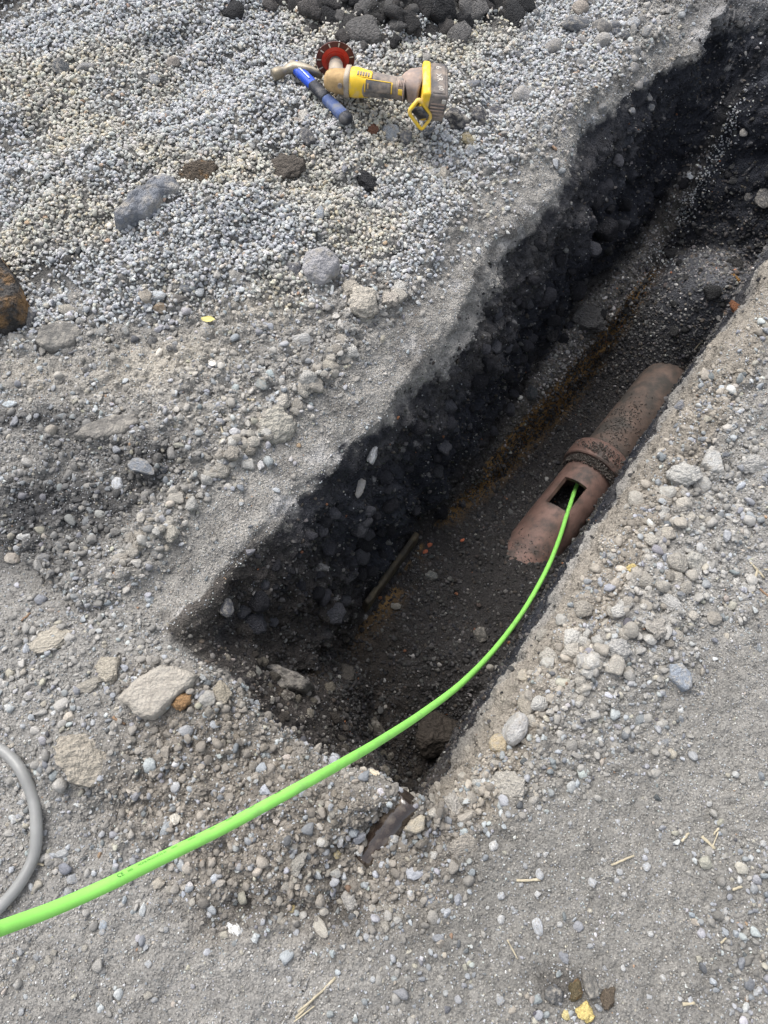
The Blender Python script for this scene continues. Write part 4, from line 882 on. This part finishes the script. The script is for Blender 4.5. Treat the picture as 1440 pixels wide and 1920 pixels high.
# yellow piping lines and label plates on the side that faces up and towards the camera
def plate(name, x0, x1, a0, a1, r0, r1, mat, par, th=.0012, n=14):
    vs_ = []; fs = []
    for i in range(n+1):
        for j in range(n+1):
            x = x0+(x1-x0)*i/n; a = R_(a0+(a1-a0)*j/n); r = r0+(r1-r0)*i/n+th
            c, d = math.cos(a), math.sin(a); e = 2/2.5; vs_.append((x, -r*math.copysign(abs(c)**e, c), Z0+r*.96*math.copysign(abs(d)**e, d)))
    for i in range(n):
        for j in range(n): fs.append((i*(n+1)+j, (i+1)*(n+1)+j, (i+1)*(n+1)+j+1, i*(n+1)+j+1))
    m = bpy.data.meshes.new(name); m.from_pydata(vs_, [], fs); m.update(); smooth(m); o = link(name, m, mat, par)
    sm = o.modifiers.new('s', 'SOLIDIFY'); sm.thickness = .0016; sm.offset = 0; return o
plate('label_plate', .046, .092, 62, 95, .0358, .0325, yel, gr)
for k in range(5): plate('label_print', .050+k*.0075, .0545+k*.0075, 68, 88, .0371-k*.00055, .0368-k*.00055, dgr, gr, n=4)
plate('side_panel', .076, .150, 0, 52, .0345, .0295, dgr, gr, .0016)
for (x0, x1, a0, a1, r0, r1) in [(.076,.150,52,56,.0345,.0295),(.150,.153,0,54,.0295,.0292),(.074,.077,0,54,.0352,.0350),(.168,.171,-20,80,.0268,.0268),(.184,.187,-20,80,.031,.032)]:
    plate('trim_line', x0, x1, a0, a1, r0, r1, yel if x1 < .16 else pnk, gr, .0026, 6)
plate('vent_slot', .082, .086, 12, 34, .0345, .0340, tanm, gr, .003, 4)
loft('rear_collar', gpth([.160, .166, .180, .190]), [(.026,.025),(.0275,.027),(.0300,.030),(.031,.031)], dgr, gr, 32, power=2.5)
plate('yellow_button', .171, .183, 0, 26, .0290, .0310, yel, gr, .002, 6)
for k in range(4): plate('vent_rib', .170+k*.0042, .1722+k*.0042, 40, 74, .0285+k*.0008, .0288+k*.0008, pnk, gr, .0026, 4)
loft('rear_housing', [Vector((.186, 0, Z0)), Vector((.196, .004, Z0+.002)), Vector((.208, .010, Z0+.004)), Vector((.222, .012, Z0+.004)), Vector((.236, .010, Z0+.003))],
     [(.030,.031),(.037,.034),(.047,.037),(.053,.039),(.052,.039)], pnk, gr, 32, power=3.0)
br = (R_(8), R_(5), R_(9)); bc = Vector((.246, -.004, Z0+.004)); BM_ = Matrix.Translation(bc) @ Euler(br).to_matrix().to_4x4()
def bloc(x, y, z): return BM_ @ Vector((x, y, z))
bevbox('battery_plate', (.024, .128, .094), yel, gr, bloc(-.002, 0, 0), br, .008, 4)
bat = bevbox('battery', (.058, .124, .088), dgr, gr, bloc(.030, 0, -.001), br, .008, 4)
bevbox('battery_face', (.036, .112, .004), dgr, bat, bloc(.032, .002, .0435), br, .0015, 2)
for k in range(5): bevbox('battery_rib', (.040, .004, .005), pnk, bat, bloc(.032, -.062, -.028+k*.011), br, .0012, 2)
bevbox('battery_latch', (.012, .006, .014), silv, bat, bloc(.048, -.062, .026), br, .002, 2)
def bprint(s, x, y, size):
    c = bpy.data.curves.new('battery_print', 'FONT'); c.body = s; c.size = size; c.extrude = .0002; c.align_x = 'CENTER'; c.align_y = 'CENTER'
    t = bpy.data.objects.new('battery_print', c); COL.objects.link(t); dg = bpy.context.evaluated_depsgraph_get(); dg.update()
    m = bpy.data.meshes.new_from_object(t.evaluated_get(dg)); bpy.data.objects.remove(t)
    m.transform(Matrix.Translation(bloc(x, y, .0462)) @ Euler(br).to_matrix().to_4x4() @ Matrix.Rotation(R_(-80), 4, 'Z')); link('battery_print', m, silv, bat)
bprint('6', .030, .040, .022); bprint('XR', .032, .004, .022); bprint('60', .036, -.036, .018)
# yellow foot loop that guards the battery, its opening filled with a black block
lq = [Vector(q) for q in ((-.022,-.060,.026),(.022,-.070,-.022),(-.002,-.088,-.054),(-.048,-.076,-.008))]; lpp = []
for k in range(4):
    a, b, c = lq[k-1], lq[k], lq[(k+1) % 4]
    for t in (0, .25, .5, .75, 1): e0 = b.lerp(a, .22); e1 = b.lerp(c, .22); lpp.append(bloc(*((e0.lerp(b, t)).lerp(b.lerp(e1, t), t))))
lpp.append(lpp[0].copy()); lpp.append(lpp[1].copy())
loft('foot_loop', lpp, [(.0062, .0046)]*len(lpp), yel, gr, 12, cap=False, up0=Vector((0, -.5, .8)), power=3)
bevbox('loop_shade_fill', (.040, .012, .044), blackr, gr, bloc(-.013, -.068, -.014), (br[0]+.45, br[1]+.75, br[2]), .006, 3)  # solid black block standing in for the shade inside the loop

# ------------------------------------------------------------------ old board at the foot of the left wall
wood = mkmat('old_wood', base=(.105, .085, .055), rough=.85, nscale=30, namt=.5, bump=.8, bscale=60, bdist=.006, dirt=(.05, .046, .042), dirt_scale=14, dirt_thr=.5)
w0 = ray(684, 1143)[0]; w1 = ray(778, 1014)[0]
bp_ = [w0.lerp(w1, k/16)+Vector((0, 0, .012))+Vector((.0008*math.sin(k*1.7), .0008*math.cos(k*2.3), .010)) for k in range(17)]
bo = loft('old_board', bp_, [(.009+.0008*math.sin(k*1.3), .034+.002*math.sin(k*.9+1)) for k in range(17)], wood, ns=12, power=5)
tag(bo, 'old weathered board edge sticking out at the foot of the black trench wall', 'board')
brick = mkmat('brick_chip', base=(.42, .13, .07), rough=.8, nscale=60, namt=.2, bump=.3)
for (px, py, s, lb) in [(805,1022,9,'upper small red brick chip on the trench floor beyond the board'), (797,1036,8,'lower small red brick chip on the trench floor beyond the board'), (868,1014,6,'tiny red brick chip near the buried end of the pipe')]:
    o = link('brick_chip', rock_mesh('brick_chip', seed[0]+px, sub=2, planes=12), brick); tag(o, lb, 'brick chip'); place_rock(o, px, py, s*1.6, s, 30, .8, 0)

# ------------------------------------------------------------------ straw, twigs and litter
straw = mkmat('straw', base=(.40, .35, .25), rough=.7, nscale=60, namt=.25, bump=.2)
twig = mkmat('twig', base=(.20, .13, .08), rough=.8, nscale=60, namt=.3, bump=.3)
def stick(x0, y0, x1, y1, wpx, label, mat=straw, name='straw', cat='straw', group=None, lift=.004):
    a, _, Z = ray(x0, y0); b, _, _ = ray(x1, y1); r = wpx*Z/FP/2; a.z += lift; b.z += lift
    n = 6; pp = []
    for k in range(n+1):
        p = a.lerp(b, k/n); p += Vector((random.gauss(0, 1), random.gauss(0, 1), 0))*r*.18; g = drop(p.x, p.y, .3)[0].z if p.z > -.2 else p.z-.01
        p.z = max(p.z, g+r*.4); p.z += 0; pp.append(p)
    o = loft(name, pp, [(r*random.uniform(.7, 1.1), r*.5) for _ in pp], mat, ns=8, up0=Vector((0, 0, 1))); tag(o, label, cat, group); return o
stick(555,1908,628,1832,5,'long dry straw blade at the bottom of the view')
stick(560,1896,606,1856,4,'second dry straw blade beside the long one at the bottom')
stick(552,1915,590,1885,3,'short straw stub at the lower end of the long blade')
stick(968,1651,1012,1649,5,'pale straw piece lying level in the lower right ground')
stick(1146,1622,1188,1604,4,'slanting grey-tan straw in the lower right ground')
stick(1314,1568,1340,1592,6,'broad pale straw splinter near the right edge')
stick(1330,1600,1345,1560,3,'thin straw crossing the broad pale splinter')
stick(1276,1578,1290,1562,5,'short cream straw left of the broad pale splinter')
stick(1336,1565,1346,1553,4,'little cream straw above the broad pale splinter')
stick(950,1762,970,1798,3,'reddish straw standing in the lower ground', straw)
stick(1405,1055,1432,1085,5,'upper straw of the bundle at the right edge')
stick(1408,1115,1418,1070,5,'upright straw of the bundle at the right edge')
stick(1424,1105,1445,1125,5,'lower straw of the bundle at the right edge', twig)
stick(1432,1068,1448,1072,4,'short straw at the right end of the bundle')
stick(1278,1882,1303,1880,6,'short yellow straw near the lower right corner')
stick(1350,1768,1360,1758,4,'tiny straw in the lower right ground below the splinter')
stick(1372,1668,1390,1662,5,'stubby straw at the right edge of the ground')
stick(212,1345,236,1358,6,'brown wood splinter beside the large beige slab', twig, 'wood_splinter', 'splinter')
stick(42,1165,58,1150,5,'reddish twig on the pebbles at the left edge', twig, 'twig', 'twig')
stick(60,1618,84,1622,4,'white straw beside the grey hose')
stick(464,750,478,752,5,'tiny tan splinter on the dusty ground left of the rim')
stick(412,795,420,815,4,'thin tan splinter on the dusty ground')
stick(1288,672,1316,640,2,'thin root curling out of the right rim', straw, 'root', 'root')
yl = mkmat('yellow_leaf', base=(.60, .53, .20), rough=.6, nscale=40, namt=.12, bump=.1)
def chip(px, py, wpx, hpx, ang, mat, name, label, cat, th=.0012):
    loc, n, Z = ray(px, py); k = Z/FP/2; bm = bmesh.new(); m = 11; top = []
    for i in range(m):
        t = 2*math.pi*i/m; r = random.uniform(.75, 1.05); top.append(bm.verts.new((wpx*k*r*math.cos(t), hpx*k*1.15*r*math.sin(t), random.uniform(0, .004))))
    f = bm.faces.new(top); ex = bmesh.ops.extrude_face_region(bm, geom=[f]); bmesh.ops.translate(bm, verts=[v for v in ex['geom'] if isinstance(v, bmesh.types.BMVert)], vec=(0, 0, th))
    me_ = bpy.data.meshes.new(name); bmesh.ops.recalc_face_normals(bm, faces=bm.faces); bm.to_mesh(me_); bm.free(); o = link(name, me_, mat); o.location = loc+Vector((0, 0, .009)); o.rotation_euler = (R_(8), 0, R_(ang)); tag(o, label, cat); return o
chip(392, 603, 28, 11, -5, yl, 'leaf', 'bright yellow leaf scrap on the dusty gravel', 'leaf')
chip(400, 686, 18, 11, -25, silv, 'paper_scrap', 'small white scrap on the dusty gravel below the yellow leaf', 'scrap')
chip(703, 1449, 22, 9, -30, mkmat('cream_flake', base=(.62, .55, .42), rough=.7, bump=.1), 'bark_flake', 'cream flake standing on the bank at the lip of the near pit', 'flake')
